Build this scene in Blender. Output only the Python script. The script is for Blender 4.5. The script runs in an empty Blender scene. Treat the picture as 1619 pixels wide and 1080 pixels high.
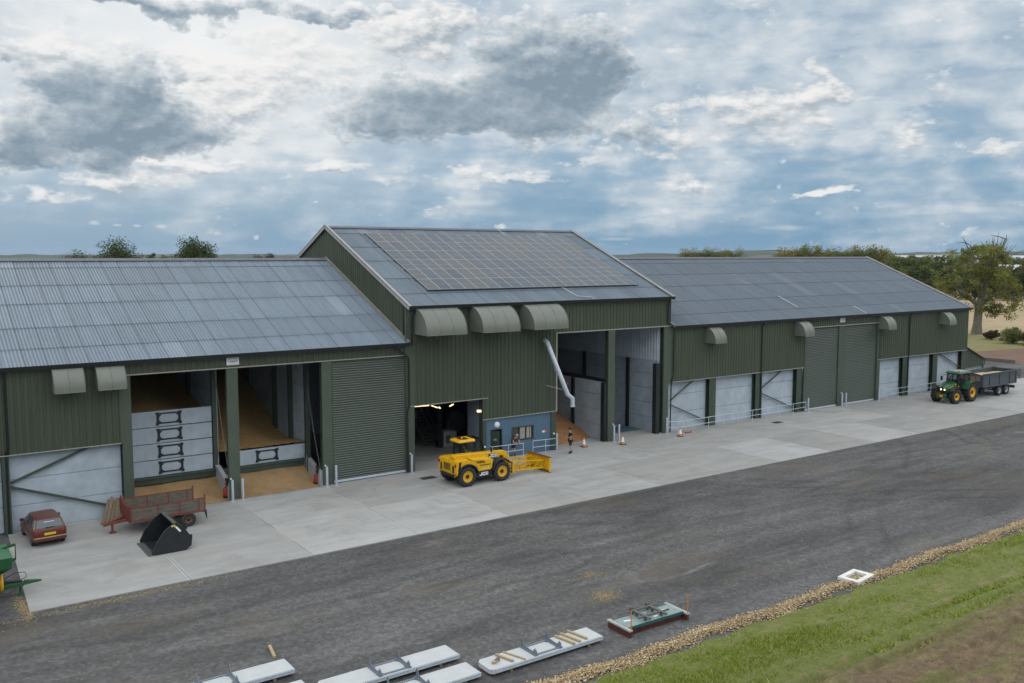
import bpy, bmesh, math, random
import numpy as np
from mathutils import Vector, Matrix, Euler
R = math.radians
random.seed(7); RNG = np.random.default_rng(7)
SC = bpy.context.scene
COL = SC.collection

# ------------------------------------------------------------------ materials
def nt(name):
    m = bpy.data.materials.new(name); m.use_nodes = True
    t = m.node_tree; b = t.nodes['Principled BSDF']
    return m, t, b
def N(t, typ, **kw):
    n = t.nodes.new(typ)
    for k, v in kw.items():
        if k.startswith('i_'):
            key = k[2:]
            n.inputs[int(key) if key.isdigit() else key].default_value = v
        else: setattr(n, k, v)
    return n
def L(t, a, b): t.links.new(a, b)
def c4(c): return (c[0], c[1], c[2], 1)
def math_(t, op, a, b=None, c=None):
    n = N(t, 'ShaderNodeMath', operation=op)
    for i, v in enumerate((a, b, c)):
        if v is None: continue
        if isinstance(v, (int, float)): n.inputs[i].default_value = v
        else: L(t, v, n.inputs[i])
    return n.outputs[0]
def mixc(t, f, a, b, mode='MIX'):
    n = N(t, 'ShaderNodeMix', data_type='RGBA', blend_type=mode)
    for i, v in ((0, f), (6, a), (7, b)):
        if isinstance(v, (int, float)): n.inputs[i].default_value = v
        elif isinstance(v, tuple): n.inputs[i].default_value = c4(v)
        else: L(t, v, n.inputs[i])
    return n.outputs[2]
def noise(t, vec, scale, detail=4, rough=.55, dist=0.):
    n = N(t, 'ShaderNodeTexNoise'); n.inputs['Scale'].default_value = scale
    n.inputs['Detail'].default_value = detail; n.inputs['Roughness'].default_value = rough
    n.inputs['Distortion'].default_value = dist
    if vec is not None: L(t, vec, n.inputs['Vector'])
    return n.outputs[0]
def ramp(t, f, stops):
    n = N(t, 'ShaderNodeValToRGB'); L(t, f, n.inputs[0]); e = n.color_ramp.elements
    while len(e) < len(stops): e.new(.5)
    for el, (p, c) in zip(e, stops):
        el.position = p; el.color = c4(c) if isinstance(c, tuple) else (c, c, c, 1)
    return n.outputs[0]
def coords(t, scale=(1, 1, 1), out='Object'):
    tc = N(t, 'ShaderNodeTexCoord')
    mp = N(t, 'ShaderNodeMapping'); mp.inputs['Scale'].default_value = scale
    L(t, tc.outputs[out], mp.inputs[0]); return mp.outputs[0]
def bump(t, b, h, strength=.3, dist=.02):
    n = N(t, 'ShaderNodeBump'); n.inputs['Strength'].default_value = strength
    n.inputs['Distance'].default_value = dist; L(t, h, n.inputs['Height']); L(t, n.outputs[0], b.inputs['Normal'])
_M = {}
def M(name, col, rough=.6, metal=0., var=.14, scale=3., bmp=0., bscale=60., stretch=(1, 1, 1), col2=None, amt2=.5, spec=.5):
    """plain procedural paint / metal / wood: tone varies with two octaves of noise, optional second colour in patches"""
    if name in _M: return _M[name]
    m, t, b = nt(name); v = coords(t, stretch)
    f = noise(t, v, scale, 5, .6)
    lo = tuple(c * (1 - var) for c in col); hi = tuple(min(1, c * (1 + var)) for c in col)
    c = ramp(t, f, [(.3, lo), (.7, hi)])
    if col2:
        g = ramp(t, noise(t, v, scale * 2.7, 6, .7), [(amt2 - .06, 0.), (amt2 + .06, 1.)])
        c = mixc(t, g, c, col2)
    L(t, c, b.inputs['Base Color'])
    b.inputs['Roughness'].default_value = rough; b.inputs['Metallic'].default_value = metal
    b.inputs['Specular IOR Level'].default_value = spec
    if bmp: bump(t, b, noise(t, v, bscale, 3), bmp, .01)
    _M[name] = m; return m
def glassy(name, col, rough=.06):
    if name in _M: return _M[name]
    m, t, b = nt(name); b.inputs['Base Color'].default_value = c4(col); b.inputs['Roughness'].default_value = rough
    b.inputs['Specular IOR Level'].default_value = .6
    _M[name] = m; return m
def emit(name, col, s):
    m, t, b = nt(name); b.inputs['Base Color'].default_value = c4(col)
    b.inputs['Emission Color'].default_value = c4(col); b.inputs['Emission Strength'].default_value = s
    return m

GREEN = M('green_cladding_paint', (.054, .068, .043), .45, var=.16, scale=1.4, stretch=(2.2, 2.2, .10))
GREEN_D = M('green_steel_paint', (.045, .062, .045), .5, var=.15, scale=1.5)
GREEN_T = M('green_flashing_paint', (.066, .084, .062), .45, var=.1, scale=1.)
HOOD = M('hood_paint', (.150, .160, .135), .40, var=.08, scale=1.2)
TRIM = M('pale_trim_metal', (.30, .29, .26), .5, var=.12)
VERGE = M('pale_verge_trim', (.31, .305, .29), .55, var=.15)
BLACKP = M('black_plastic', (.012, .015, .016), .45, var=.2)
PRECAST = M('precast_concrete', (.37, .425, .475), .85, var=.16, scale=1.1, bmp=.15, bscale=30)
PRECAST_N = M('new_precast_concrete', (.43, .45, .46), .85, var=.08, scale=1.5, bmp=.15, bscale=40)
GALV = M('galvanised_steel', (.52, .58, .64), .45, .25, var=.15, scale=8)
GALV_P = M('galvanised_post', (.40, .45, .52), .5, .2, var=.12, scale=8)
DARKFR = M('dark_steel_frame', (.022, .027, .028), .5, .3)
RUBBER = M('tyre_rubber', (.018, .019, .02), .85, var=.25, scale=6, bmp=.2, col2=(.045, .042, .038), amt2=.55)
WOOD = M('weathered_timber', (.17, .125, .085), .85, var=.35, scale=3, stretch=(1, 8, 8), bmp=.2)
WOODG = M('grey_timber', (.125, .105, .085), .9, var=.35, scale=3, stretch=(1, 6, 6), bmp=.2)
WOODY = M('pale_timber', (.36, .27, .15), .8, var=.25, scale=4, stretch=(6, 6, 6))
YELLOW = M('yellow_machine_paint', (.68, .375, .005), .36, var=.10, scale=2, spec=.4, col2=(.46, .27, .05), amt2=.60)
YELLOWR = M('yellow_rim_paint', (.66, .36, .01), .4, var=.08)
TGREEN = M('green_machine_paint', (.018, .085, .03), .3, var=.12, scale=2)
TGREY = M('grey_trailer_paint', (.062, .075, .088), .5, var=.2, scale=1.5, col2=(.06, .05, .045), amt2=.62)
RUST = M('red_oxide_paint', (.16, .032, .022), .65, var=.25, scale=4, col2=(.15, .07, .035), amt2=.58)
GLASS = glassy('dark_glass', (.012, .016, .018))
STEELG = M('worn_steel', (.16, .165, .17), .45, .5, var=.2, scale=6)
BUCKET = M('black_bucket_paint', (.014, .018, .02), .38, var=.2, scale=3)
SKIN = M('skin', (.42, .24, .17), .55, var=.08)
ORANGE = M('orange_plastic', (.62, .18, .03), .5)
WHITE = M('white_paint', (.72, .74, .76), .5, var=.06)
BLACKPT = M('black_paint', (.01, .011, .012), .4)
SILVERROOF = M('pale_liner_sheet', (.50, .56, .62), .45, var=.12, scale=1)
WARM_GLOW = emit('warm_glow', (1., .74, .42), 2.0)
HEADL = emit('lit_headlamp', (1., .9, .7), 2.5)
AMBER = M('amber_lens', (.75, .28, .02), .25)
REDLENS = M('red_lens', (.22, .01, .01), .25)

# ------------------------------------------------------------------ mesh builder
class MB:
    def __init__(s): s.v = []; s.f = []; s.m = []
    def add(s, vs, fs, m=0):
        o = len(s.v); s.v += [tuple(p) for p in vs]
        for f in fs: s.f.append(tuple(o + i for i in f)); s.m.append(m)
        return s
    def box(s, x0, y0, z0, x1, y1, z1, m=0):
        return s.add([(x0, y0, z0), (x1, y0, z0), (x1, y1, z0), (x0, y1, z0), (x0, y0, z1), (x1, y0, z1), (x1, y1, z1), (x0, y1, z1)],
                     [(0, 3, 2, 1), (4, 5, 6, 7), (0, 1, 5, 4), (1, 2, 6, 5), (2, 3, 7, 6), (3, 0, 4, 7)], m)
    def obox(s, c, size, rot=None, m=0):
        r = rot if rot is not None else Matrix.Identity(3); hx, hy, hz = [a / 2 for a in size]
        p = [Vector(c) + r @ Vector((x, y, z)) for z in (-hz, hz) for x, y in ((-hx, -hy), (hx, -hy), (hx, hy), (-hx, hy))]
        return s.add(p, [(0, 3, 2, 1), (4, 5, 6, 7), (0, 1, 5, 4), (1, 2, 6, 5), (2, 3, 7, 6), (3, 0, 4, 7)], m)
    def bar(s, a, b, w, h=None, m=0, up=(0, 0, 1)):
        h = h or w; a = Vector(a); b = Vector(b); d = (b - a); ln = d.length; d.normalize()
        u = Vector(up)
        if abs(d.dot(u)) > .98: u = Vector((1, 0, 0))
        y = u.cross(d).normalized(); z = d.cross(y)
        r = Matrix((d, y, z)).transposed()
        return s.obox((a + b) / 2, (ln, w, h), r, m)
    def cyl(s, a, b, r0, r1=None, n=12, m=0, caps=True):
        r1 = r0 if r1 is None else r1; a = Vector(a); b = Vector(b); d = (b - a).normalized()
        u = Vector((0, 0, 1)) if abs(d.z) < .9 else Vector((1, 0, 0)); x = d.cross(u).normalized(); y = d.cross(x)
        vs = []; fs = []
        for p, r in ((a, r0), (b, r1)):
            for i in range(n):
                t = 2 * math.pi * i / n; vs.append(p + x * r * math.cos(t) + y * r * math.sin(t))
        for i in range(n): j = (i + 1) % n; fs.append((i, j, n + j, n + i))
        if caps: fs += [tuple(range(n))[::-1], tuple(range(n, 2 * n))]
        return s.add(vs, fs, m)
    def tube(s, pts, r, n=8, m=0, closed=False):
        P = [Vector(p) for p in pts]; vs = []; fs = []; k = len(P); px = None
        for i, p in enumerate(P):
            d = (P[min(i + 1, k - 1)] - P[max(i - 1, 0)]).normalized()
            if px is None:
                u = Vector((0, 0, 1)) if abs(d.z) < .9 else Vector((1, 0, 0)); px = d.cross(u).normalized()
            else: px = (px - d * px.dot(d)).normalized()
            y = d.cross(px); rr = r[i] if isinstance(r, (list, tuple)) else r
            for j in range(n):
                t = 2 * math.pi * j / n; vs.append(p + px * rr * math.cos(t) + y * rr * math.sin(t))
        for i in range(k - 1):
            for j in range(n): q = (j + 1) % n; fs.append((i * n + j, i * n + q, (i + 1) * n + q, (i + 1) * n + j))
        fs += [tuple(range(n))[::-1], tuple(range((k - 1) * n, k * n))]
        return s.add(vs, fs, m)
    def lathe(s, prof, o=(0, 0, 0), axis='z', n=24, m=0):
        """prof: list of (radius, height along axis)"""
        vs = []; fs = []; o = Vector(o)
        for r, h in prof:
            for i in range(n):
                t = 2 * math.pi * i / n; a, b = r * math.cos(t), r * math.sin(t)
                vs.append(o + Vector((a, b, h) if axis == 'z' else (a, h, b) if axis == 'y' else (h, a, b)))
        for k in range(len(prof) - 1):
            for i in range(n):
                j = (i + 1) % n; q = (k * n + i, k * n + j, (k + 1) * n + j, (k + 1) * n + i)
                fs.append(q if axis != 'y' else q[::-1])
        return s.add(vs, fs, m)
    def prism(s, pts, a0, a1, plane='xz', m=0):
        """extrude a 2D outline between a0 and a1 on the remaining axis"""
        n = len(pts); f = {'xz': lambda p, a: (p[0], a, p[1]), 'yz': lambda p, a: (a, p[0], p[1]), 'xy': lambda p, a: (p[0], p[1], a)}[plane]
        vs = [f(p, a0) for p in pts] + [f(p, a1) for p in pts]
        fs = [tuple(range(n)), tuple(range(n, 2 * n))[::-1]] + [(i, i + n, (i + 1) % n + n, (i + 1) % n) for i in range(n)]
        return s.add(vs, fs, m)
    def loft(s, secs, m=0, closed=False, caps=True):
        n = len(secs[0]); vs = [p for q in secs for p in q]; fs = []
        for k in range(len(secs) - 1):
            for i in range(n if closed else n - 1):
                j = (i + 1) % n; fs.append((k * n + i, k * n + j, (k + 1) * n + j, (k + 1) * n + i))
        if caps: fs += [tuple(range(n))[::-1], tuple(range((len(secs) - 1) * n, len(secs) * n))]
        return s.add(vs, fs, m)
    def build(s, name, mats, parent=None, loc=None, bev=0., smooth=.6, world=True, label=None, recalc=True):
        """one mesh object; with a parent and world=True the vertices are given in world metres"""
        me = bpy.data.meshes.new(name)
        off = Vector((0, 0, 0))
        if parent is not None and world: off = Vector(parent['origin'])
        if loc is not None: off = off + Vector(loc)
        me.from_pydata([Vector(p) - (off if (world or loc is None) else Vector((0, 0, 0))) for p in s.v], [], s.f)
        for mt in (mats if isinstance(mats, (list, tuple)) else [mats]): me.materials.append(mt)
        me.polygons.foreach_set('material_index', s.m)
        if recalc:
            bm = bmesh.new(); bm.from_mesh(me); bmesh.ops.recalc_face_normals(bm, faces=bm.faces); bm.to_mesh(me); bm.free()
        if smooth:
            me.polygons.foreach_set('use_smooth', [True] * len(me.polygons)); me.set_sharp_from_angle(angle=smooth)
        me.update()
        o = bpy.data.objects.new(name, me); COL.objects.link(o)
        if parent is not None: o.parent = parent
        if loc is not None: o.location = loc
        if bev:
            b = o.modifiers.new('edges', 'BEVEL'); b.width = bev; b.segments = 2; b.limit_method = 'ANGLE'; b.angle_limit = R(40)
        if label: o['label'] = label
        return o
def np_mesh(name, V, F, mats, parent=None, smooth=False, mi=None, uv=None, loc=None):
    me = bpy.data.meshes.new(name); V = np.asarray(V, np.float32); F = np.asarray(F, np.int32); k = F.shape[1]
    if parent is not None: V = V - np.array(parent['origin'], np.float32)
    me.vertices.add(len(V)); me.vertices.foreach_set('co', V.ravel())
    me.loops.add(F.size); me.loops.foreach_set('vertex_index', F.ravel())
    me.polygons.add(len(F)); me.polygons.foreach_set('loop_start', np.arange(0, F.size, k, dtype=np.int32))
    me.polygons.foreach_set('loop_total', np.full(len(F), k, np.int32))
    for mt in (mats if isinstance(mats, (list, tuple)) else [mats]): me.materials.append(mt)
    if mi is not None: me.polygons.foreach_set('material_index', np.asarray(mi, np.int32))
    if uv is not None:
        l = me.uv_layers.new(name='UVMap'); l.data.foreach_set('uv', np.asarray(uv, np.float32)[F.ravel()].ravel())
    me.update(calc_edges=True)
    if smooth: me.polygons.foreach_set('use_smooth', np.ones(len(F), bool))
    o = bpy.data.objects.new(name, me); COL.objects.link(o)
    if parent is not None: o.parent = parent
    if loc is not None: o.location = loc
    return o
def thing(name, label, cat, loc=(0, 0, 0), rz=0., group=None):
    o = bpy.data.objects.new(name, None); COL.objects.link(o); o.empty_display_size = .3
    o.location = loc; o.rotation_euler = (0, 0, rz); o['origin'] = tuple(float(a) for a in loc)
    return tag(o, label, cat, group)
def tag(o, label=None, cat=None, group=None, kind=None):
    if label: o['label'] = label
    if cat: o['category'] = cat
    if group: o['group'] = group
    if kind: o['kind'] = kind
    return o
def copy_tree(o, parent=None):
    c = o.copy(); COL.objects.link(c)
    if parent is not None: c.parent = parent
    for ch in list(o.children): copy_tree(ch, c)
    return c
def letters(mb, x, z, h, y, gap=.16):
    """square block capitals J C B standing on the xz plane"""
    w = h * .92; t = h * .27; d = .006
    def bx(x0, z0, x1, z1): mb.box(x + x0, y - d, z + z0, x + x1, y + d, z + z1)
    bx(w * .55, h - t, w, h); bx(w - t, t, w, h - t); bx(0, 0, w, t); bx(0, t, t, h * .42); x += w * (1 + gap)
    bx(0, 0, t, h); bx(t, h - t, w, h); bx(t, 0, w, t); bx(w - t, t, w, h * .36); bx(w - t, h * .64, w, h - t); x += w * (1 + gap)
    bx(0, 0, t, h); bx(t, h - t * .8, w * .9, h); bx(t, 0, w * .9, t * .8); bx(t, h * .5 - t * .35, w * .86, h * .5 + t * .35); bx(w - t, t * .6, w, h * .46); bx(w - t, h * .54, w, h - t * .6)
    return mb
def text(name, body, size, mat, parent, loc, rot, ext=.006, shear=0., offset=0.):
    cu = bpy.data.curves.new(name, 'FONT'); cu.body = body; cu.size = size; cu.extrude = ext; cu.shear = shear; cu.offset = offset
    cu.align_x = 'CENTER'; cu.align_y = 'CENTER'; cu.materials.append(mat)
    o = bpy.data.objects.new(name, cu); COL.objects.link(o); dg = bpy.context.evaluated_depsgraph_get()
    me = bpy.data.meshes.new_from_object(o.evaluated_get(dg)); bpy.data.objects.remove(o)
    o = bpy.data.objects.new(name, me); COL.objects.link(o); o.parent = parent; o.location = loc; o.rotation_euler = rot
    return o
# ------------------------------------------------------------------ surfaces of the setting
def mat_apron():
    m, t, b = nt('concrete_apron'); v = coords(t); sx = N(t, 'ShaderNodeSeparateXYZ'); L(t, v, sx.inputs[0])
    wob = math_(t, 'MULTIPLY', math_(t, 'SUBTRACT', noise(t, v, .8, 2), .5), .12)
    u = math_(t, 'DIVIDE', math_(t, 'ADD', math_(t, 'SUBTRACT', sx.outputs[0], 5.05), wob), 5.78)
    w = math_(t, 'DIVIDE', math_(t, 'ADD', sx.outputs[1], 24.2), 6.05)
    cell = N(t, 'ShaderNodeCombineXYZ'); L(t, math_(t, 'FLOOR', math_(t, 'MAXIMUM', u, .1)), cell.inputs[0]); L(t, math_(t, 'FLOOR', w), cell.inputs[1])
    wn = N(t, 'ShaderNodeTexWhiteNoise', noise_dimensions='2D'); L(t, cell.outputs[0], wn.inputs[0])
    bay = ramp(t, wn.outputs[0], [(0, (.275, .275, .267)), (.45, (.322, .324, .316)), (1, (.39, .394, .39))])
    st = ramp(t, noise(t, coords(t, (.35, 1.2, 1)), .9, 6, .62), [(.32, .84), (.68, 1.08)])
    c = mixc(t, 1., bay, st, 'MULTIPLY')
    warm = ramp(t, noise(t, coords(t, (.12, .3, 1)), 1., 3, .6), [(.45, 0.), (.62, 1.)])
    c = mixc(t, math_(t, 'MULTIPLY', warm, .32), c, (.34, .31, .27))
    blot = ramp(t, noise(t, v, .28, 7, .72, .6), [(.52, 0.), (.63, 1.)])
    c = mixc(t, math_(t, 'MULTIPLY', blot, .40), c, (.21, .21, .20))
    fine = ramp(t, noise(t, v, 26, 3, .7), [(.3, .9), (.7, 1.08)])
    c = mixc(t, 1., c, fine, 'MULTIPLY')
    fr = math_(t, 'ABSOLUTE', math_(t, 'SUBTRACT', math_(t, 'FRACT', math_(t, 'ADD', u, .5)), .5))
    edge_ok = math_(t, 'GREATER_THAN', sx.outputs[0], 7.5)
    jn = math_(t, 'MULTIPLY', math_(t, 'LESS_THAN', fr, .0045), edge_ok); jl = math_(t, 'MULTIPLY', math_(t, 'LESS_THAN', fr, .013), edge_ok)
    fy = math_(t, 'ABSOLUTE', math_(t, 'SUBTRACT', math_(t, 'FRACT', math_(t, 'ADD', w, .5)), .5))
    jn2 = math_(t, 'LESS_THAN', fy, .0025)
    jitter = ramp(t, noise(t, v, .5, 2), [(.4, 0.), (.6, .8)])
    c = mixc(t, math_(t, 'MULTIPLY', jl, math_(t, 'MULTIPLY', jitter, .8)), c, (.52, .52, .5))
    c = mixc(t, math_(t, 'MULTIPLY', jn, .8), c, (.13, .13, .125)); c = mixc(t, math_(t, 'MULTIPLY', jn2, .35), c, (.18, .18, .17))
    L(t, c, b.inputs['Base Color']); b.inputs['Roughness'].default_value = .82
    bump(t, b, noise(t, v, 18, 4), .25, .01); return m
def mat_yard():
    m, t, b = nt('asphalt_planings'); v = coords(t); sx = N(t, 'ShaderNodeSeparateXYZ'); L(t, v, sx.inputs[0])
    big = ramp(t, noise(t, coords(t, (.12, .4, 1)), 1., 7, .68, .5), [(.3, (.070, .071, .072)), (.55, (.094, .094, .094)), (.74, (.128, .127, .123))])
    tr = ramp(t, noise(t, coords(t, (.035, .55, 1)), 1.2, 5, .6, 1.2), [(.40, .78), (.6, 1.10)])
    c = mixc(t, 1., big, tr, 'MULTIPLY')
    vo = N(t, 'ShaderNodeTexVoronoi'); vo.inputs['Scale'].default_value = 7.; L(t, v, vo.inputs['Vector'])
    stone = ramp(t, vo.outputs['Color'], [(.2, .68), (.55, 1.), (.9, 1.42)])
    c = mixc(t, .75, c, mixc(t, 1., c, stone, 'MULTIPLY'))
    vo2 = N(t, 'ShaderNodeTexVoronoi'); vo2.inputs['Scale'].default_value = 2.6; L(t, v, vo2.inputs['Vector'])
    sp = math_(t, 'MULTIPLY', math_(t, 'LESS_THAN', vo2.outputs['Distance'], .09), ramp(t, noise(t, v, .5, 3), [(.45, 0.), (.6, 1.)]))
    c = mixc(t, math_(t, 'MULTIPLY', sp, .8), c, (.26, .25, .225))
    oc = ramp(t, noise(t, coords(t, (.2, .5, 1)), .55, 6, .7), [(.53, 0.), (.68, .7)])
    c = mixc(t, oc, c, (.118, .100, .076))
    acc = None; wobx = math_(t, 'MULTIPLY', math_(t, 'SUBTRACT', noise(t, v, .25, 3), .5), 1.6)
    for cx, cy, r in ((46, 6, 24.5), (46, 6, 26.4), (62, -50, 31), (62, -50, 32.9), (30, -60, 42), (30, -60, 43.9), (75, 30, 47), (75, 30, 48.9), (20, 25, 44), (20, 25, 45.8), (58, -4, 16), (58, -4, 17.8)):
        dx = math_(t, 'SUBTRACT', sx.outputs[0], cx); dy = math_(t, 'SUBTRACT', sx.outputs[1], cy)
        d = math_(t, 'SUBTRACT', math_(t, 'ADD', math_(t, 'SQRT', math_(t, 'MULTIPLY_ADD', dx, dx, math_(t, 'MULTIPLY', dy, dy))), wobx), r)
        k = math_(t, 'SUBTRACT', 1., math_(t, 'MINIMUM', math_(t, 'ABSOLUTE', math_(t, 'MULTIPLY', d, 2.6)), 1.)); acc = k if acc is None else math_(t, 'MAXIMUM', acc, k)
    trk = math_(t, 'MULTIPLY', acc, ramp(t, noise(t, v, .16, 5, .65), [(.42, 0.), (.60, .75)]))
    c = mixc(t, trk, c, mixc(t, 1., c, (.50, .48, .46), 'MULTIPLY'))
    pt = ramp(t, noise(t, coords(t, (.07, .16, 1)), 1., 6, .66, .8), [(.44, 0.), (.62, .8)]); c = mixc(t, pt, c, mixc(t, 1., c, (.58, .565, .55), 'MULTIPLY'))
    pl = ramp(t, noise(t, coords(t, (.15, .45, 3)), 1., 7, .72, .5), [(.60, 0.), (.70, .55)]); c = mixc(t, pl, c, (.20, .20, .195))
    L(t, c, b.inputs['Base Color']); b.inputs['Roughness'].default_value = .9
    bump(t, b, noise(t, v, 14, 6, .75), .5, .03); return m
def mat_margin():
    m, t, b = nt('field_margin'); v = coords(t); sx = N(t, 'ShaderNodeSeparateXYZ'); L(t, v, sx.inputs[0])
    soil = ramp(t, noise(t, v, 1.6, 7, .72), [(.3, (.10, .066, .036)), (.5, (.175, .122, .068)), (.7, (.27, .20, .12))])
    grs = ramp(t, noise(t, v, 2.2, 6, .7), [(.3, (.11, .145, .024)), (.7, (.20, .22, .055))])
    y = math_(t, 'ADD', sx.outputs[1], math_(t, 'MULTIPLY', noise(t, coords(t, (.25, 1, 1)), 1., 5, .65), 3.))
    f = ramp(t, math_(t, 'DIVIDE', math_(t, 'ADD', y, 35.), 4.), [(.34, 0.), (.66, 1.)])
    pat = ramp(t, noise(t, coords(t, (.22, .9, 1)), 1., 5, .7), [(.50, 0.), (.60, .55)])
    f2 = math_(t, 'MAXIMUM', f, pat)
    c = mixc(t, f2, soil, grs); c = mixc(t, 1., c, ramp(t, noise(t, v, 11, 6, .8), [(.32, .62), (.68, 1.3)]), 'MULTIPLY')
    straw = ramp(t, noise(t, coords(t, (.5, 1.6, 1)), 1.1, 6, .72, .4), [(.54, 0.), (.64, .6)]); c = mixc(t, straw, c, (.27, .22, .11))
    L(t, c, b.inputs['Base Color']); b.inputs['Roughness'].default_value = .95
    bump(t, b, noise(t, v, 9, 8, .8), 1., .10); return m
def mat_field(name, a, bcol, sc=.03, str_=(1, 1, 1), fine=1.):
    m, t, b = nt(name); v = coords(t, str_)
    c = ramp(t, noise(t, v, sc, 7, .65), [(.3, a), (.7, bcol)])
    c = mixc(t, 1., c, ramp(t, noise(t, v, fine, 5, .7), [(.3, .8), (.7, 1.15)]), 'MULTIPLY')
    L(t, c, b.inputs['Base Color']); b.inputs['Roughness'].default_value = .95; return m

def sheet(name, x0, y0, x1, y1, z, mat, kind='structure'):
    o = MB().add([(x0, y0, z), (x1, y0, z), (x1, y1, z), (x0, y1, z)], [(0, 1, 2, 3)]).build(name, mat, smooth=0)
    return tag(o, kind=kind)
tag(MB().add([(-9000, -9000, -.30), (9000, -9000, -.30), (9000, 9000, -.30), (-9000, 9000, -.30)], [(0, 1, 2, 3)])
    .build('ground', mat_field('open_farmland', (.085, .088, .04), (.16, .145, .075), .004, fine=.05), smooth=0), kind='structure')
def patch(name, pts, z, mat):
    return tag(MB().add([(x, y, z) for x, y in pts], [tuple(range(len(pts)))]).build(name, mat, smooth=0), kind='structure')
patch('stubble_field', [(150, 22), (1000, -300), (1000, 500), (245, 330), (165, 90)], -.22, mat_field('stubble', (.27, .205, .115), (.36, .28, .165), .02, (1, 1, 1), .35))
patch('grass_strip', [(122, -60), (136, -60), (158, 18), (190, 95), (140, 110), (128, 20)], -.18, mat_field('mown_grass', (.125, .12, .04), (.20, .18, .065), .15, fine=.8))
patch('soil_strip', [(124.2, -40), (136, -40), (152, 5), (154, 16.3), (136, 19), (127.4, 15), (124.2, 12)], -.14, mat_field('bare_soil', (.10, .058, .038), (.17, .10, .065), .3, fine=1.5))
patch('far_field', [(700, 250), (2600, 900), (2200, 2600), (500, 1200)], -.2, mat_field('far_stubble', (.26, .22, .12), (.33, .28, .16), .004, fine=.02))
sheet('yard', -60, -30.2, 124, 60, -.035, mat_yard())
MB2 = MB(); MB2.add([(4.42, -12.15, 0), (124, -12.0, 0), (124, -.4, 0), (101, -.2, 0), (101, 26, 0), (4.9, 26, 0), (4.95, 0, 0),
                     (4.42, -12.15, -.05), (124, -12.0, -.05), (4.95, 0, -.05), (124, -.4, -.05)],
                    [(0, 1, 2, 3, 4, 5, 6), (7, 8, 1, 0), (9, 7, 0, 6), (8, 10, 2, 1)])
tag(MB2.build('concrete_apron', mat_apron(), smooth=0), kind='structure')
# field edge in the foreground: a height sheet with tyre ruts
def margin():
    nx, ny = 620, 220; xs = np.linspace(-2, 96, nx); ys = np.linspace(-44, -28.9, ny)
    X, Y = np.meshgrid(xs, ys)
    Z = -.06 + .03 * np.sin(X * 1.7 + Y * 3.1) * np.sin(X * .9 - Y * 2.3) + RNG.normal(0, .012, X.shape)
    edge = np.clip((-29.6 - Y) / .6, 0, 1); Z += .10 * edge
    for yc, w, d in ((-33.3, .16, .07), (-34.1, .18, .09), (-34.7, .14, .06), (-35.6, .22, .12), (-36.4, .2, .09), (-37.9, .25, .13), (-39.6, .25, .1)):
        yy = Y - (yc + .25 * np.sin(X * .11 + yc) + .06 * np.sin(X * .7)); rag = .7 + .5 * np.sin(X * .37 + yc * 3)
        Z += -1.7 * d * rag * np.exp(-(yy / w) ** 2) + .06 * rag * np.exp(-((yy - w * 1.8) / w) ** 2)
    Z += RNG.normal(0, .018, X.shape) * (Y < -30); V = np.stack([X, Y, Z], -1).reshape(-1, 3); i = np.arange(nx * ny).reshape(ny, nx)
    F = np.stack([i[:-1, :-1], i[:-1, 1:], i[1:, 1:], i[1:, :-1]], -1).reshape(-1, 4)
    return tag(np_mesh('field_margin', V, F, mat_margin(), smooth=True), kind='structure')
margin()

def island_mat(name, stops, rough=.8, trans=0.):
    m, t, b = nt(name); g = N(t, 'ShaderNodeNewGeometry'); L(t, ramp(t, g.outputs['Random Per Island'], stops), b.inputs['Base Color'])
    b.inputs['Roughness'].default_value = rough; b.inputs['Specular IOR Level'].default_value = .25; return m
OCT = np.array([(1, 0, 0), (0, 1, 0), (-1, 0, 0), (0, -1, 0), (0, 0, 1), (0, 0, -1)], float)
OCF = np.array([(0, 1, 4), (1, 2, 4), (2, 3, 4), (3, 0, 4), (1, 0, 5), (2, 1, 5), (3, 2, 5), (0, 3, 5)])
def pebbles(name, P, size, mats, label, cat):
    n = len(P); a = RNG.uniform(0, 2 * math.pi, n); s = size[0] + (size[1] - size[0]) * RNG.random(n) ** 2
    o = OCT[None] * RNG.uniform(.6, 1.15, (n, 6, 1)); ca, sa = np.cos(a)[:, None], np.sin(a)[:, None]
    x = o[..., 0] * ca - o[..., 1] * sa; y = (o[..., 0] * sa + o[..., 1] * ca) * .8; z = o[..., 2] * .6
    V = (np.stack([x, y, z], -1) * s[:, None, None] + P[:, None]).reshape(-1, 3)
    F = (OCF[None] + (np.arange(n) * 6)[:, None, None]).reshape(-1, 3)
    return tag(np_mesh(name, V, F, mats), label, cat, kind='stuff')
STONE = island_mat('field_stones', [(0, (.24, .165, .08)), (.35, (.40, .29, .155)), (.75, (.52, .40, .235)), (1, (.68, .60, .46))])
n = 52000; px = 13 + 84 * RNG.random(n) ** 1.5
py = -29.3 + RNG.normal(0, .21, n) + .12 * np.sin(px * .8) + .08 * np.sin(px * 2.3); pz = np.maximum(0, .14 - .22 * np.abs(py + 29.35)) * RNG.random(n) - .01
pebbles('stone_strip', np.stack([px, py, pz], -1), (.018, .062), STONE, 'ragged strip of tan field stones between dark yard and grass', 'stones')
n = 1500; px = RNG.uniform(-5, 90, n); py = RNG.uniform(-28.8, -12.4, n)
pebbles('loose_gravel', np.stack([px, py, np.full(n, -.025)], -1), (.015, .05), island_mat('loose_gravel', [(0, (.10, .10, .10)), (.8, (.22, .22, .21)), (1, (.45, .44, .42))]),
        'loose pale gravel scattered over the dark yard surface', 'gravel')
GRAINP = island_mat('spilt_grain', [(0, (.26, .19, .09)), (.5, (.36, .27, .13)), (1, (.46, .37, .2))])
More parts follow.
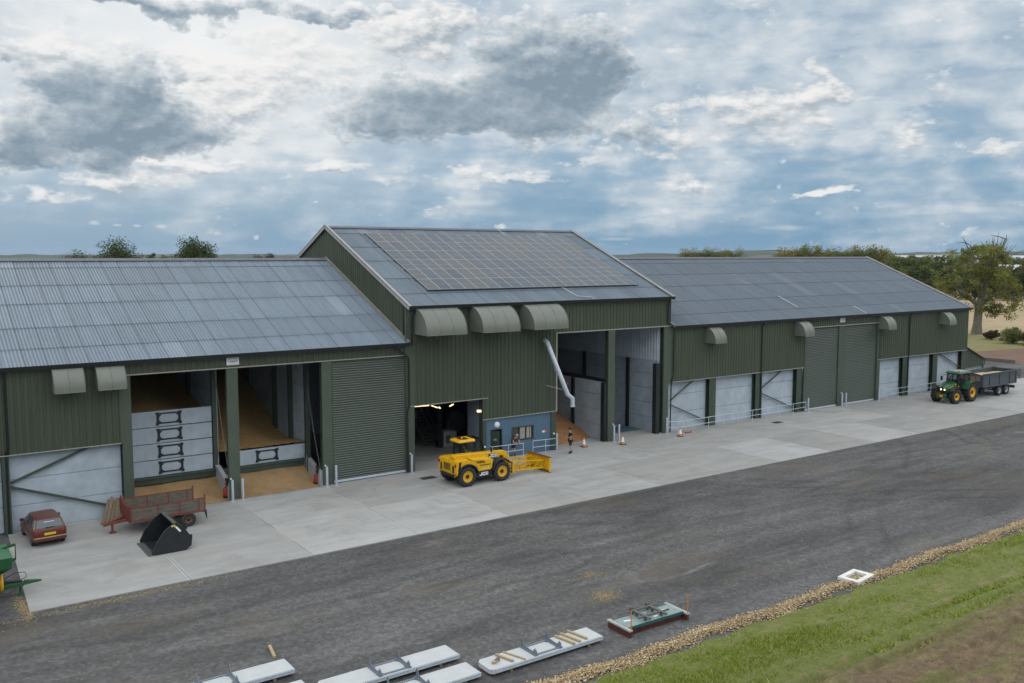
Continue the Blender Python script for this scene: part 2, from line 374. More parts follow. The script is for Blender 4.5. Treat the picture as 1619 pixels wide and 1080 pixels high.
def spill(x, y, rx, ry, k, label, z=-.03, rot=0.):
    a = RNG.normal(0, .5, (k, 2)); X = x + rx * (a[:, 0] * math.cos(rot)) - ry * a[:, 1] * math.sin(rot); Y = y + rx * a[:, 0] * math.sin(rot) + ry * a[:, 1] * math.cos(rot)
    pebbles('grain_spill', np.stack([X, Y, np.full(k, z)], -1), (.012, .035), GRAINP, label, 'spilt grain')
spill(24.7, -24.1, .75, .55, 800, 'bright yellow patch of spilt grain beside the red bristled sweeper', rot=.5)
spill(25.9, -21.8, .9, .4, 420, 'fainter pale patch of spilt grain farther out on the dark yard')
spill(8.0, -12.6, 5.5, .35, 1500, 'thin yellow band of spilt grain along the near edge of the concrete')
spill(4.3, -11.4, .35, 1.9, 1300, 'yellow green spill around the corner of the concrete by the green machine')

# grass
def grass():
    n = 46000; X = 14 + 83 * RNG.random(n) ** 1.45; Y = -30.0 - RNG.gamma(2.0, .90, n)
    keep = (Y > -44) & (np.sin(X * .9 + Y * 1.3) + np.sin(X * .31 - Y * .8 + 1.) + RNG.normal(0, .8, n) > -1.9 + np.clip((-32.3 - Y) * 1.5, 0, 3.7)); X, Y = X[keep], Y[keep]
    lush = (np.sin(X * .55 + 2.) * np.sin(Y * 1.9 + X * .3) + np.sin(X * .21 + Y * .9)) * .30 + .75
    k = 8; n = len(X); X = np.repeat(X, k) + RNG.normal(0, .07, n * k); Y = np.repeat(Y, k) + RNG.normal(0, .07, n * k)
    h = RNG.uniform(.06, .19, n * k) * np.repeat(lush, k); a = RNG.uniform(0, 6.28, n * k); w = RNG.uniform(.012, .028, n * k); ln = RNG.normal(0, .10, (n * k, 2))
    z0 = np.full(n * k, -.04); A = np.stack([X - np.cos(a) * w, Y - np.sin(a) * w, z0], -1); B = np.stack([X + np.cos(a) * w, Y + np.sin(a) * w, z0], -1)
    T = np.stack([X + ln[:, 0], Y + ln[:, 1], z0 + h], -1)
    V = np.stack([A, B, T], 1).reshape(-1, 3); F = np.arange(len(V)).reshape(-1, 3)
    m = island_mat('grass_blades', [(0, (.12, .18, .016)), (.5, (.215, .285, .034)), (.85, (.31, .335, .075)), (1, (.40, .35, .16))])
    tag(np_mesh('grass', V, F, m), 'rough green grass growing along the edge of the bare field', 'grass', kind='stuff')
grass()

# ------------------------------------------------------------------ building kit
def clad(mb, axis, a0, a1, zb, zt, pos, out, pitch=.333, depth=.038, m=0):
    """box-profile steel cladding standing on a vertical plane; zb, zt numbers or functions of the running coordinate"""
    fb = zb if callable(zb) else (lambda a: zb); ft = zt if callable(zt) else (lambda a: zt)
    us = []; a = a0
    prof = ((0, 0), (.62, 0), (.70, 1), (.92, 1))
    k = 0
    while True:
        done = False
        for fr, d in prof:
            u = a0 + (k + fr) * pitch
            if u >= a1: done = True; break
            us.append((u, d * depth))
        if done: break
        k += 1
    us.append((a1, us[-1][1]))
    vs = []; fs = []
    for u, d in us:
        for z in (fb(u), ft(u)):
            p = pos + out * d; vs.append((u, p, z) if axis == 'x' else (p, u, z))
    for i in range(len(us) - 1): fs.append((2 * i, 2 * i + 2, 2 * i + 3, 2 * i + 1))
    mb.add(vs, fs, m)
def mat_roof(name, a, bcol, oddamt=.14):
    m, t, b = nt(name); uv = N(t, 'ShaderNodeUVMap'); sx = N(t, 'ShaderNodeSeparateXYZ'); L(t, uv.outputs[0], sx.inputs[0])
    u = math_(t, 'DIVIDE', sx.outputs[0], 1.02); cell = N(t, 'ShaderNodeCombineXYZ')
    L(t, math_(t, 'FLOOR', u), cell.inputs[0]); L(t, math_(t, 'FLOOR', sx.outputs[1]), cell.inputs[1])
    wn = N(t, 'ShaderNodeTexWhiteNoise', noise_dimensions='2D'); L(t, cell.outputs[0], wn.inputs[0])
    row = N(t, 'ShaderNodeTexWhiteNoise', noise_dimensions='1D'); L(t, math_(t, 'FLOOR', sx.outputs[1]), row.inputs['W'])
    f = math_(t, 'ADD', math_(t, 'MULTIPLY', wn.outputs[0], .55), math_(t, 'MULTIPLY', row.outputs[0], .45))
    odd = math_(t, 'GREATER_THAN', wn.outputs[0], .982)
    c = ramp(t, f, [(0, a), (1, bcol)])
    v = coords(t); st = ramp(t, noise(t, coords(t, (3., .35, .35)), 1.2, 6, .65), [(.3, .86), (.7, 1.1)])
    c = mixc(t, 1., c, st, 'MULTIPLY'); c = mixc(t, math_(t, 'MULTIPLY', odd, oddamt), c, (.42, .46, .50))
    c = mixc(t, 1., c, ramp(t, noise(t, v, 30, 2, .7), [(.3, .92), (.7, 1.06)]), 'MULTIPLY')
    fr = math_(t, 'FRACT', u); lap_line = math_(t, 'LESS_THAN', fr, .06)
    c = mixc(t, math_(t, 'MULTIPLY', lap_line, .62), c, (.05, .055, .062))  # thin dark line along one side edge of each sheet
    fv = math_(t, 'FRACT', sx.outputs[1]); g2 = math_(t, 'MULTIPLY', math_(t, 'GREATER_THAN', fv, .955), .4)
    c = mixc(t, g2, c, (.08, .085, .09))
    lich = ramp(t, noise(t, v, 1.3, 7, .75), [(.64, 0.), (.70, .35)]); c = mixc(t, lich, c, (.33, .30, .25))
    L(t, c, b.inputs['Base Color']); b.inputs['Roughness'].default_value = .62; return m
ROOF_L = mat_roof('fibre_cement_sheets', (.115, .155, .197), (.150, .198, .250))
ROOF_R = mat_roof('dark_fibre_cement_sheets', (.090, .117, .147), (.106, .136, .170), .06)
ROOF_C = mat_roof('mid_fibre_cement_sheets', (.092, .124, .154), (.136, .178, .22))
def roof(parent, x0, x1, ez, rz, mat, rows=(-.20, 1.86, 4.36, 7.43, 10.02, 12.71, 14.0), half=12.83, pitch=.1783, amp=.027):
    sl = math.hypot(half, rz - ez); rows = [r * sl / 13.91 for r in rows]; rows[-1] = sl
    cy, cz = half / sl, (rz - ez) / sl; nu = int((x1 - x0) / pitch * 6); us = np.linspace(x0, x1, nu + 1)
    wave = amp * np.cos(2 * math.pi * us / pitch) + .014 * ((us / 1.02) % 1.)
    V = []; F = []; UV = []
    for side in (0, 1):
        for k in range(len(rows) - 1):
            base = sum(len(q) for q in V)
            for s, lift, v in ((rows[k] - (.10 if k else 0), .030, k), (rows[k + 1], .004, k + .999)):
                nrm = wave + lift; y = s * cy - nrm * cz; z = ez + s * cz + nrm * cy
                if side: y = 2 * half - y
                V.append(np.stack([us, y, z], -1)); UV.append(np.stack([us, np.full_like(us, v + 20 * side)], -1))
            i = np.arange(nu) + base; j = i + nu + 1
            F.append(np.stack([i, i + 1, j + 1, j], -1) if not side else np.stack([i, j, j + 1, i + 1], -1))
    o = np_mesh('roof', np.concatenate(V), np.concatenate(F), mat, parent, smooth=True, uv=np.concatenate(UV)); return o
def child_at(o, roofobj):
    """make o a sub-part of roofobj keeping its place"""
    o.parent = roofobj; return o
def shutter(parent, x0, x1, z0, z1, y):
    n = int((z1 - z0) / .15); vs = []; fs = []
    for i in range(n * 4 + 1):
        z = z0 + (z1 - z0) * i / (n * 4); d = (.0, .034, .046, .034)[i % 4]
        vs += [(x0, y - d, z), (x1, y - d, z)]
    for i in range(n * 4): fs.append((2 * i, 2 * i + 1, 2 * i + 3, 2 * i + 2))
    d = MB().add(vs, fs).build('roller_door', SHUT, parent, smooth=.9)
    b = MB().box(x0, y - .05, z0 - .08, x1, y + .03, z0 + .06).build('bottom_rail', GALV, parent); b.parent = d
    for xa in (x0 - .09, x1):
        g = MB().box(xa, y - .07, z0 - .1, xa + .09, y + .08, z1).build('guide_rail', GREEN_D, parent); g.parent = d
    return d
SHUT = M('green_shutter_paint', (.062, .079, .063), .42, var=.08, scale=.7)
def walls_of_panels(parent, x0, x1, y, rows, th=.16, name='concrete_wall', axis='x', mat=None):
    mb = MB()
    for a, b in zip(rows[:-1], rows[1:]):
        e = .012
        if axis == 'x': mb.box(x0, y, a + e, x1, y + th, b - e)
        else: mb.box(y, x0, a + e, y + th, x1, b - e)
    return mb.build(name, mat or PRECAST, parent, bev=.008, smooth=0)
def hood(parent, x0, x1, ztop, zbot, depth, y=0., mat=None):
    """quarter-round weather hood over a louvre"""
    k = 14; out = []
    for i in range(k + 1):
        a = math.pi / 2 * i / k; out.append((y - depth * math.sin(a), zbot + .10 + (ztop - zbot - .10) * math.cos(a)))
    out.append((y - depth, zbot))
    mb = MB(); vs = [(x0, p, z) for p, z in out] + [(x1, p, z) for p, z in out]; n = len(out)
    mb.add(vs, [(i, i + 1, n + i + 1, n + i) for i in range(n - 1)])
    t = .012
    for xa in (x0, x1):
        mb.add([(xa, p, z) for p, z in out] + [(xa, y, zbot)], [tuple(range(n + 1))])
    h = mb.build('vent_hood', mat or HOOD, parent, smooth=.5)
    mb = MB()
    for xa in (x0, x1):
        q = [(xa + (.012 if xa == x1 else -.012), p * 1.0 - .008, z + .008) for p, z in out]
        mb.tube(q, .016, 6)
    mb.tube([(x0, y - depth, zbot), (x1, y - depth, zbot)], .02, 6)
    e = mb.build('hood_lip', mat or HOOD, parent); e.parent = h
    nseam = max(2, round((x1 - x0) / 1.0))
    for q in range(1, nseam):
        xa = x0 + (x1 - x0) * q / nseam; e = MB().tube([(xa, p - .004, z + .004) for p, z in out], .014, 5).build('hood_seam', mat or HOOD, parent); e.parent = h
    lv = MB()
    for i in range(8): lv.obox(((x0 + x1) / 2, y - .05, zbot + .15 + i * (ztop - zbot - .3) / 8), (x1 - x0 - .1, .09, .015), Matrix.Rotation(.7, 3, 'X'))
    e = lv.build('louvre', DARKFR, parent); e.parent = h
    return h
def gutter(parent, x0, x1, y, z):
    p = [(y, z), (y - .05, z - .18), (y - .17, z - .18), (y - .21, z + .05), (y - .19, z + .05), (y - .155, z - .16), (y - .06, z - .16), (y - .01, z)]
    return MB().prism(p, x0, x1, 'yz').build('gutter', BLACKP, parent)
def downpipe(parent, pts, r=.055):
    return MB().tube(pts, r, 8).build('downpipe', BLACKP, parent)
def hcol(mb, x, y, z0, z1, w=.5, d=.3, f=.03, web=.02, axis='x'):
    """I-section stanchion: flanges facing along y"""
    mb.box(x - w / 2, y - d / 2, z0, x + w / 2, y - d / 2 + f, z1).box(x - w / 2, y + d / 2 - f, z0, x + w / 2, y + d / 2, z1).box(x - web / 2, y - d / 2 + f, z0, x + web / 2, y + d / 2 - f, z1)
EZ, RZ, HALF = 8.70, 14.06, 12.83
CE, CR = 11.08, 16.50
SLOPE_S = (RZ - EZ) / HALF; SLOPE_C = (CR - CE) / HALF
def gable_z(y, ez, sl): return ez + sl * (HALF - abs(y - HALF))
BLUEW = M('blue_block_paint', (.075, .135, .20), .6, var=.06, scale=1.5, bmp=.15, bscale=25)
BLUEGREY = M('blue_grey_panel', (.15, .18, .215), .6, var=.12, scale=1)
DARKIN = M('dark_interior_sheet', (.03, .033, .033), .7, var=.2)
def interior_wall(parent, x, y0, y1, ztop, flip=1, name='partition_wall', conc=None):
    rows = [0, 1.15, 2.35, 3.55, 4.75, 5.95, 7.15]
    rows = [r for r in rows if r < ztop - .3] + [ztop]
    return walls_of_panels(parent, y0, y1, x - .09, rows, .18, name, 'y', conc)
def sign(x, z, w, h, label):
    t = thing('maker_sign', label, 'sign', (x, -.06, z))
    k = 8; top = [(-w / 2 + w * i / k, h / 2 + .05 * math.sin(math.pi * i / k)) for i in range(k + 1)]
    MB().prism([(-w / 2, -h / 2)] + [(w / 2, -h / 2)] + top[::-1], -.02, .02).build('plate', WHITE, t, world=False)
    GREYI = M('grey_sign_ink', (.10, .12, .15), .6)
    mb = MB()
    mb.tube([(-w * .36, -.024, h * .22), (-w * .12, -.024, h * .36), (w * .12, -.024, h * .36), (w * .36, -.024, h * .22)], .012, 6)
    for i in (-1, 1):
        mb.tube([(i * w * .13 + .055 * math.cos(a), -.024, -.03 + .055 * math.sin(a)) for a in [j * math.pi / 5 for j in range(11)]], .011, 6)
    mb.box(-w * .36, -.03, -.04, -w * .24, -.02, -.015).box(-.02, -.03, -.07, .02, -.02, .02).box(w * .24, -.03, -.08, w * .27, -.02, .03).box(w * .3, -.03, .01, w * .38, -.02, .035).box(w * .33, -.03, -.08, w * .35, -.02, .03)
    mb.box(-w * .4, -.03, -h * .38, w * .4, -.02, -h * .35)
    mb.build('lettering', GREYI, t, world=False)

# ================= left barn
BL = thing('grain_store', 'low grain store on the left with two open grain bays and a wide corrugated roof', 'barn', (10.9, 0, 0), group='grain sheds in one long range')
X0 = -7.
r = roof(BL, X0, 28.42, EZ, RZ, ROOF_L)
def ridge(parent, rf, x0, x1, rz, mat=STEELG):
    us = np.arange(x0, x1, .1783 / 4); mb = MB(); vs = []; fs = []
    for u in us:
        w = .018 * math.cos(2 * math.pi * u / .1783)
        for dy, dz in ((-.34, -.085), (-.10, .045), (0, .085), (.10, .045), (.34, -.085)): vs.append((u, HALF + dy, rz + dz + w))
    for i in range(len(us) - 1):
        for j in range(4): a = i * 5 + j; fs.append((a, a + 1, a + 6, a + 5))
    o = mb.add(vs, fs).build('ridge_cap', mat, parent, smooth=1.2); o.parent = rf
RIDGE = M('ridge_fibre_cement', (.12, .13, .145), .7, var=.15)
ridge(BL, r, X0, 28.42, RZ + .03, RIDGE)
mb = MB(); clad(mb, 'x', X0, 10.62, 4.15, EZ - .06, -.02, -1); clad(mb, 'x', 10.62, 28.24, 7.88, EZ - .06, -.02, -1)
clad(mb, 'y', 0, 2 * HALF, 4.15, lambda y: gable_z(y, EZ, SLOPE_S) - .05, X0 + .02, -1); clad(mb, 'x', X0, 28.4, 3, EZ - .06, 2 * HALF + .02, 1)
mb.build('wall_cladding', GREEN, BL, smooth=.3)
mb = MB().box(X0, -.075, 4.10, 10.62, -.0, 4.15).box(10.62, -.08, 7.82, 28.3, -.0, 7.88)
mb.build('drip_flashing', TRIM, BL)
MB().box(10.60, -.07, 4.15, 10.72, -.0, 7.82).build('jamb_flashing', GREEN_T, BL)
mb = MB().box(X0, -.24, EZ - .22, 28.4, -.215, EZ + .0)
gutter(BL, X0, 28.35, -.24, EZ - .04)
for x, w in ((-.8, .34), (5.0, .34), (10.93, .52), (16.8, .66), (22.68, .64)):
    z1 = 7.85 if x > 10 else 4.3
    mb = MB()
    if x < 10: hcol(mb, x, .16, 0, z1, w, .36)
    else: mb.box(x - w / 2, -.02, 0, x + w / 2, .10, z1); hcol(mb, x, .3, 0, z1, w * .8, .36)
    mb.build('stanchion', GREEN_D if x < 10 else GREEN_T, BL)
for xa, xb in ((-6.8, -1.), (-.6, 4.82), (5.18, 10.62)):
    walls_of_panels(BL, xa, xb, .36, (.0, 1.35, 2.75, 4.4))
for a, b in (((5.2, .22, 2.62), (9.35, .22, 4.2)), ((5.2, .2, 2.42), (10.7, .2, .42))):
    MB().bar(a, b, .11, .11).build('brace', GREEN_D, BL)
downpipe(BL, [(5.12, -.3, EZ - .15), (5.12, -.22, EZ - .4), (5.12, -.12, EZ - .7), (5.14, -.12, 4.5), (5.05, -.02, 4.2), (5.02, -.02, .05)])
downpipe(BL, [(27.3, -.35, EZ - .18), (27.5, -.3, EZ - .35), (28.35, -.18, EZ - .95), (28.42, -.14, EZ - 1.5), (28.42, -.14, 4.5), (28.3, -.10, 4.1), (28.3, -.10, .1)])
hood(BL, 7.3, 8.75, 8.55, 7.25, 1.0); hood(BL, 9.4, 10.8, 8.5, 7.25, 1.0)
shutter(BL, 23.1, 28.2, .14, 7.8, .1)
# inside of the left barn
interior_wall(BL, 11.0, .5, 25.4, 8.4); interior_wall(BL, 16.75, 3.1, 25.4, 7.4); interior_wall(BL, 22.45, 2.4, 25.4, 7.4)
walls_of_panels(BL, 11.1, 22.4, 25.4, (0, 1.4, 2.8, 4.2, 5.6, 7.), .2, 'back_wall')
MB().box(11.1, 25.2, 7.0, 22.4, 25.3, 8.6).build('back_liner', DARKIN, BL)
mb = MB()
for x, ys in ((16.55, (2.9, 8.3, 13.8, 19.2)), (22.25, (2.2, 5.0, 7.9, 13.5, 19)), (11.2, (8.3, 13.8))):
    for y in ys: mb = MB(); hcol(mb, x, y, 0, 8.9, .26, .34); mb.build('inner_stanchion', GREEN_D, BL)
for y in (6., 12.83, 19.):
    MB().bar((11, y, gable_z(y, EZ, SLOPE_S) - .4), (28.2, y, gable_z(y, EZ, SLOPE_S) - .4), .18, .3).build('purlin', DARKFR, BL)
for x0, x1, z in ((11.15, 16.45, 1.38), (16.95, 22.2, 1.30)):
    mb = MB().box(x0, 2.5, z - .10, x1, 2.95, z).box(x0, 2.62, z - .42, x1, 2.90, z - .12)
    mb.build('panel_sill_beam', GREEN_D, BL)
CW = M('low_wall_concrete', (.33, .35, .37), .85, var=.15, scale=2, bmp=.2)
for x in (16.62, 22.32):
    MB().prism([(.15, 0), (3.1, 0), (3.1, 1.62), (2.4, 1.55), (.9, .98), (.15, .92)], x - .13, x + .13, 'yz').build('low_wing_wall', CW, BL, bev=.02)
    MB().tube([(x - .1, 2.5, 7.6), (x + .0, 1.3, 3.2), (x + .05, .5, 1.0)], .018, 6).build('winch_cable', STEELG, BL)
    b = MB().box(x - .22, .3, .78, x - .13, .62, 1.22).build('switch_box', DARKFR, BL); MB().box(x - .24, .42, .98, x - .22, .50, 1.06).build('indicator', AMBER, BL).parent = b
GR = mat_field('wheat_grain', (.30, .18, .068), (.41, .26, .105), 2.5, fine=60)
def grain_bed(name, x0, x1, y0, y1, zf, label, mat=GR, nx=36, ny=90):
    xs = np.linspace(x0, x1, nx); ys = np.linspace(y0, y1, ny); X, Y = np.meshgrid(xs, ys); Z = zf(X, Y) + RNG.normal(0, .012, X.shape)
    V = np.stack([X, Y, Z], -1).reshape(-1, 3); i = np.arange(nx * ny).reshape(ny, nx)
    F = np.stack([i[:-1, :-1], i[:-1, 1:], i[1:, 1:], i[1:, :-1]], -1).reshape(-1, 4)
    return tag(np_mesh(name, V, F, mat, smooth=True), label, 'grain', kind='stuff')
sm = lambda a: np.clip(a, 0, 1) ** 2 * (3 - 2 * np.clip(a, 0, 1))
grain_bed('grain_heap', 11.1, 16.65, 2.75, 25.2, lambda x, y: 5.0 + 2.2 * sm((y - 3) / 14) + .35 * np.sin(x * 1.1) * sm((y - 3) / 3) - .25 * sm((x - 15) / 1.5), 'deep heap of wheat behind the stack of four concrete panels')
grain_bed('grain_heap', 16.85, 22.35, 2.8, 25.2, lambda x, y: 2.35 + 4.2 * sm((y - 3.) / 13) - 1.2 * sm((x - 19.2) / 3.) * sm((y - 3) / 5) * (1 - .6 * sm((y - 12) / 8)), 'sloping heap of wheat behind the single concrete panel')
for x0, x1, lb in ((11.2, 16.5, 'trodden wheat on the floor in front of the four stacked panels'), (16.9, 22.2, 'trodden wheat on the floor in front of the single panel')):
    grain_bed('grain_floor', x0, x1, -.12, 3.0, lambda x, y: .95 * sm((y - .4) / 2.9) + .012 + .03 * np.sin(x * 2.1 + y) * sm(y), lb, mat_field('trodden_grain', (.27, .165, .075), (.38, .25, .125), 1.2, fine=40), 30, 30)

# concrete grain panels with a lifting frame: in the bays and lying in the yard
def panel_mesh(ln, h=.96, th=.14):
    w = ln / 2
    a = MB().prism([(-w, 0), (w, 0), (w, h - .015), (-w + .02, h)], -th, 0.)
    f = MB(); fw = .62
    for sx in (-1, 1):
        f.box(sx * fw - .07, .0, .06, sx * fw + .07, .035, h - .05)
        f.prism([(sx * (fw - .05), .02), (sx * (fw + .12), .02), (sx * (fw + .12), .18), (sx * (fw + .05), .26)], .0, .05).prism([(sx * (fw - .05), h - .02), (sx * (fw + .12), h - .02), (sx * (fw + .12), h - .17), (sx * (fw + .05), h - .25)], .0, .05)
    f.box(-fw, .0, .10, fw, .03, .20).box(-fw, .0, h - .17, fw, .03, h - .07)
    for sx in (-1, 1):
        for sz in (0, 1):
            f.prism([(sx * (fw - .07), .2 if not sz else h - .2), (sx * (fw - .22), .2 if not sz else h - .2), (sx * (fw - .07), .36 if not sz else h - .36)], .0, .03)
    return a, f
def flip(mb):
    mb.v = [(x, -y, z) for x, y, z in mb.v]; return mb
for i, (x, z, lb) in enumerate(((13.92, 1.40, 'lowest of the four stacked concrete panels in the left grain bay'), (13.92, 2.375, 'second from the bottom of the four stacked concrete panels'),
                                (13.92, 3.35, 'third from the bottom of the four stacked concrete panels'), (13.92, 4.325, 'topmost of the four stacked concrete panels with wheat behind'),
                                (19.85, 1.32, 'single concrete panel on its own holding back wheat in the second bay'))):
    t = thing('concrete_panel', lb, 'concrete panel', (x, 2.72, z), group='concrete panels closing the grain bays')
    a, f = panel_mesh(4.85 if i < 4 else 5.0)
    f.v = [(px, py, .07 + pz * .83) for px, py, pz in f.v]; a.v = [(px, py, pz * .975) for px, py, pz in a.v]
    flip(a).build('slab', PRECAST, t, world=False, bev=.008, smooth=0)
    off = .1 * i if i < 4 else -.1
    f.v = [(px - .05 + (i - 1.5) * -.02, py, pz) for px, py, pz in f.v]
    flip(f).build('lifting_frame', DARKFR, t, world=False)
for x, lb in ((16.42, 'small red canister on the wheat beside the first low wing wall'), (22.12, 'small red canister on the wheat beside the second low wing wall')):
    t = thing('red_canister', lb, 'canister', (x, .62, .05))
    REDP = M('red_plastic', (.30, .03, .025), .5)
    MB().lathe([(0, .06), (.13, .06), (.15, .10), (.15, .52), (.12, .58), (.05, .6), (.05, .66), (0, .66)], n=16).build('body', REDP, t, world=False)
    MB().lathe([(0, 0), (.16, 0), (.16, .08), (.13, .1), (0, .1)], n=16).build('foot', BLACKP, t, world=False)

# ================= centre building
XL, XR = 28.5, 52.42
BC = thing('drying_shed', 'tall central shed with a solar roof and two high open bays beside a blue office', 'barn', (40.4, 0, 0), group='grain sheds in one long range')
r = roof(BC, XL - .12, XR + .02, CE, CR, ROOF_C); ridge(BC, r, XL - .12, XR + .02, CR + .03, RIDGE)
mb = MB()
clad(mb, 'x', 28.86, 34.26, 4.46, CE - .08, -.02, -1); clad(mb, 'x', 34.26, 40.72, 2.95, CE - .08, -.02, -1); clad(mb, 'x', 40.72, 52.3, 8.74, CE - .08, -.02, -1)
clad(mb, 'y', -.0, 2 * HALF, lambda y: gable_z(y, EZ, SLOPE_S) - .5, lambda y: gable_z(y, CE, SLOPE_C) - .06, XL, -1)
clad(mb, 'y', -.0, 2 * HALF, lambda y: gable_z(y, EZ, SLOPE_S) - .5, lambda y: gable_z(y, CE, SLOPE_C) - .06, XR, 1)
clad(mb, 'x', XL, XR, 0, CE - .08, 2 * HALF + .02, 1)
mb.build('wall_cladding', GREEN, BC, smooth=.3)
MB().box(28.55, -.075, 4.40, 34.7, -.0, 4.46).box(34.26, -.078, 2.89, 40.72, -.0, 2.95).box(40.72, -.078, 8.66, 52.35, -.0, 8.74).box(40.69, -.08, 2.9, 40.80, -.0, 8.66).build('drip_flashing', TRIM, BC)
for x in (XL - .16, XR + .03):
    mb = MB()
    for s in (0, 1):
        ya, yb = (-.4, HALF) if not s else (2 * HALF + .4, HALF)
        a = (x, ya, gable_z(ya, CE, SLOPE_C) + .06); b = (x, yb, CR + .06)
        mb.bar(a, b, .06, .30); mb.bar((x + (.09 if x < 40 else -.09), a[1], a[2] + .10), (x + (.09 if x < 40 else -.09), b[1], b[2] + .10), .24, .03)
    mb.build('verge_trim', VERGE, BC)
for x, ez in ((XL - .14, EZ), (XR + .14, EZ)):
    MB().bar((x, -.3, gable_z(-.3, ez, SLOPE_S) + .14), (x, HALF, RZ + .14), .16, .16).build('abutment_flashing', M('lead_flashing', (.20, .20, .18), .6), BC)
gutter(BC, XL - .1, XR + .05, -.24, CE - .04)
for x, w in ((28.56, .6), (34.42, .30), (40.52, .44), (46.13, .68), (51.95, .55)):
    z1 = {28.56: CE - .1, 34.42: 4.4, 40.52: 2.95}.get(x, 8.7)
    mb = MB().box(x - w / 2, -.03, 0, x + w / 2, .10, z1)
    hcol(mb, x, .3, 0, z1, w * .8, .4)
    mb.build('stanchion', GREEN_T if x > 45 or x < 30 else GREEN_D, BC)
MB().box(51.7, -.035, 4.2, 52.75, .0, 8.7).build('corner_cladding', GREEN_T, BC)
MB().box(50.98, .08, 0, 51.4, .5, 5.7).build('inner_post', DARKFR, BC); MB().box(45.5, .08, 0, 45.8, .5, 4.6).build('inner_post', DARKFR, BC)
downpipe(BC, [(28.95, -.36, CE - .16), (28.72, -.2, CE - .6), (28.68, -.14, CE - 1.0), (28.68, -.14, EZ - .2)])
downpipe(BC, [(51.9, -.36, CE - .16), (51.98, -.2, CE - .6), (51.98, -.14, CE - .9), (51.98, -.14, EZ + .3), (52.5, -.3, EZ - .12)])
for x0 in (28.88, 33.2, 37.45): hood(BC, x0, x0 + 3.02, 10.92, 9.2, 1.8)
# blue office front
mb = MB()
for x0, x1, z0, z1 in ((34.56, 34.95, 0, 2.9), (34.95, 35.98, 2.12, 2.9), (35.98, 36.82, 0, 2.9), (36.82, 38.72, 0, 1.12), (36.82, 38.72, 2.08, 2.9), (38.72, 40.3, 0, 2.9)):
    mb.box(x0, .06, z0, x1, .22, z1)
ow = mb.build('office_wall', BLUEW, BC, smooth=0)
w = MB(); BROWN = M('brown_window_frame', (.05, .045, .032), .5)
w.box(36.80, .02, 1.10, 38.74, .10, 1.17).box(36.80, .02, 2.03, 38.74, .10, 2.10).box(36.80, .025, 1.1, 36.88, .1, 2.1).box(38.66, .025, 1.1, 38.74, .1, 2.1).box(37.42, .03, 1.1, 37.50, .1, 2.1).box(38.02, .03, 1.1, 38.08, .1, 2.1)
fw = w.build('window', BROWN, BC)
MB().box(36.86, .11, 1.15, 38.7, .13, 2.06).build('pane', glassy('office_glass', (.05, .052, .045)), BC).parent = fw
mb = MB().box(37.52, .085, 1.18, 37.98, .105, 2.02).box(38.12, .085, 1.18, 38.36, .105, 2.02).box(38.42, .083, 1.18, 38.52, .104, 2.02)
mb.build('blind', M('cream_blind', (.30, .285, .25), .8), BC).parent = fw
dr = MB().box(34.98, .10, 0, 35.04, .2, 2.12).box(35.92, .10, 0, 35.98, .2, 2.12).box(35.0, .1, 2.06, 35.96, .2, 2.12).build('door_frame', GREEN_D, BC)
dl = MB().obox((35.28, -.10, 1.03), (.62, .045, 2.0), Matrix.Rotation(R(-42), 3, 'Z')).build('door', M('dark_green_door', (.025, .04, .03), .45), BC)
MB().obox((35.24, -.125, 1.42), (.2, .01, .12), Matrix.Rotation(R(-42), 3, 'Z')).build('door_notice', M('green_notice', (.15, .38, .22), .5), BC).parent = dl
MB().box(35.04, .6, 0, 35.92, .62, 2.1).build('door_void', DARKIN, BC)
MB().lathe([(0, -.14), (.13, -.13), (.2, -.08), (.22, -.0), (.22, .04)], (35.5, .05, 2.44), 'y', 20).build('bulkhead_lamp', WHITE, BC)
t = thing('small_wall_notice', 'small white and orange notice on the blue office wall', 'sign', (39.7, .045, 1.5)); MB().box(-.19, -.012, -.07, .02, .012, .07).build('white_half', WHITE, t, world=False); MB().box(.022, -.012, -.07, .19, .012, .07).build('orange_half', ORANGE, t, world=False)
for x, z, rr in ((34.42, 1.0, .07), (40.52, 1.25, .07)):
    MB().lathe([(0, -.06), (rr, -.05), (rr, .02)], (x, -.03, z), 'y', 12).build('sensor', WHITE, BC)
# room behind the left opening
interior_wall(BC, 28.75, .6, 25.2, 8.5, name='side_wall')
MB().box(34.35, .5, 0, 34.5, 2.1, 4.4).build('side_panel', BLUEGREY, BC)
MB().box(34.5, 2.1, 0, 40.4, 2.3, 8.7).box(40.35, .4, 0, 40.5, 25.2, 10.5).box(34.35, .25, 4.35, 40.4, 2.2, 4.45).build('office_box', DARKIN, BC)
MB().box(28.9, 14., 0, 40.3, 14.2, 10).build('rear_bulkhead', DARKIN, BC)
for x, y in ((34.05, 5.6), (31.4, 9.4), (36.6, 9.4)): mb = MB(); hcol(mb, x, y, 0, 5.2, .34, .34); mb.build('inner_stanchion', DARKFR, BC)
for y in (5.5, 9.3): MB().box(29, y, 3.0 if y > 6 else 5.0, 40, y + .2, 3.3 if y > 6 else 5.25).build('inner_beam', STEELG, BC)
MB().box(30.5, 9.6, 3.2, 39.5, 13.5, 3.3).build('walkway', STEELG, BC)
mb = MB().tube([(30.5, 9.4, 4.3), (39.5, 9.4, 4.3)], .03, 6).tube([(30.5, 9.4, 3.8), (39.5, 9.4, 3.8)], .025, 6)
for i in range(7): mb.cyl((30.6 + i * 1.48, 9.4, 3.3), (30.6 + i * 1.48, 9.4, 4.3), .025, n=6)
mb.build('walkway_rail', GALV, BC)
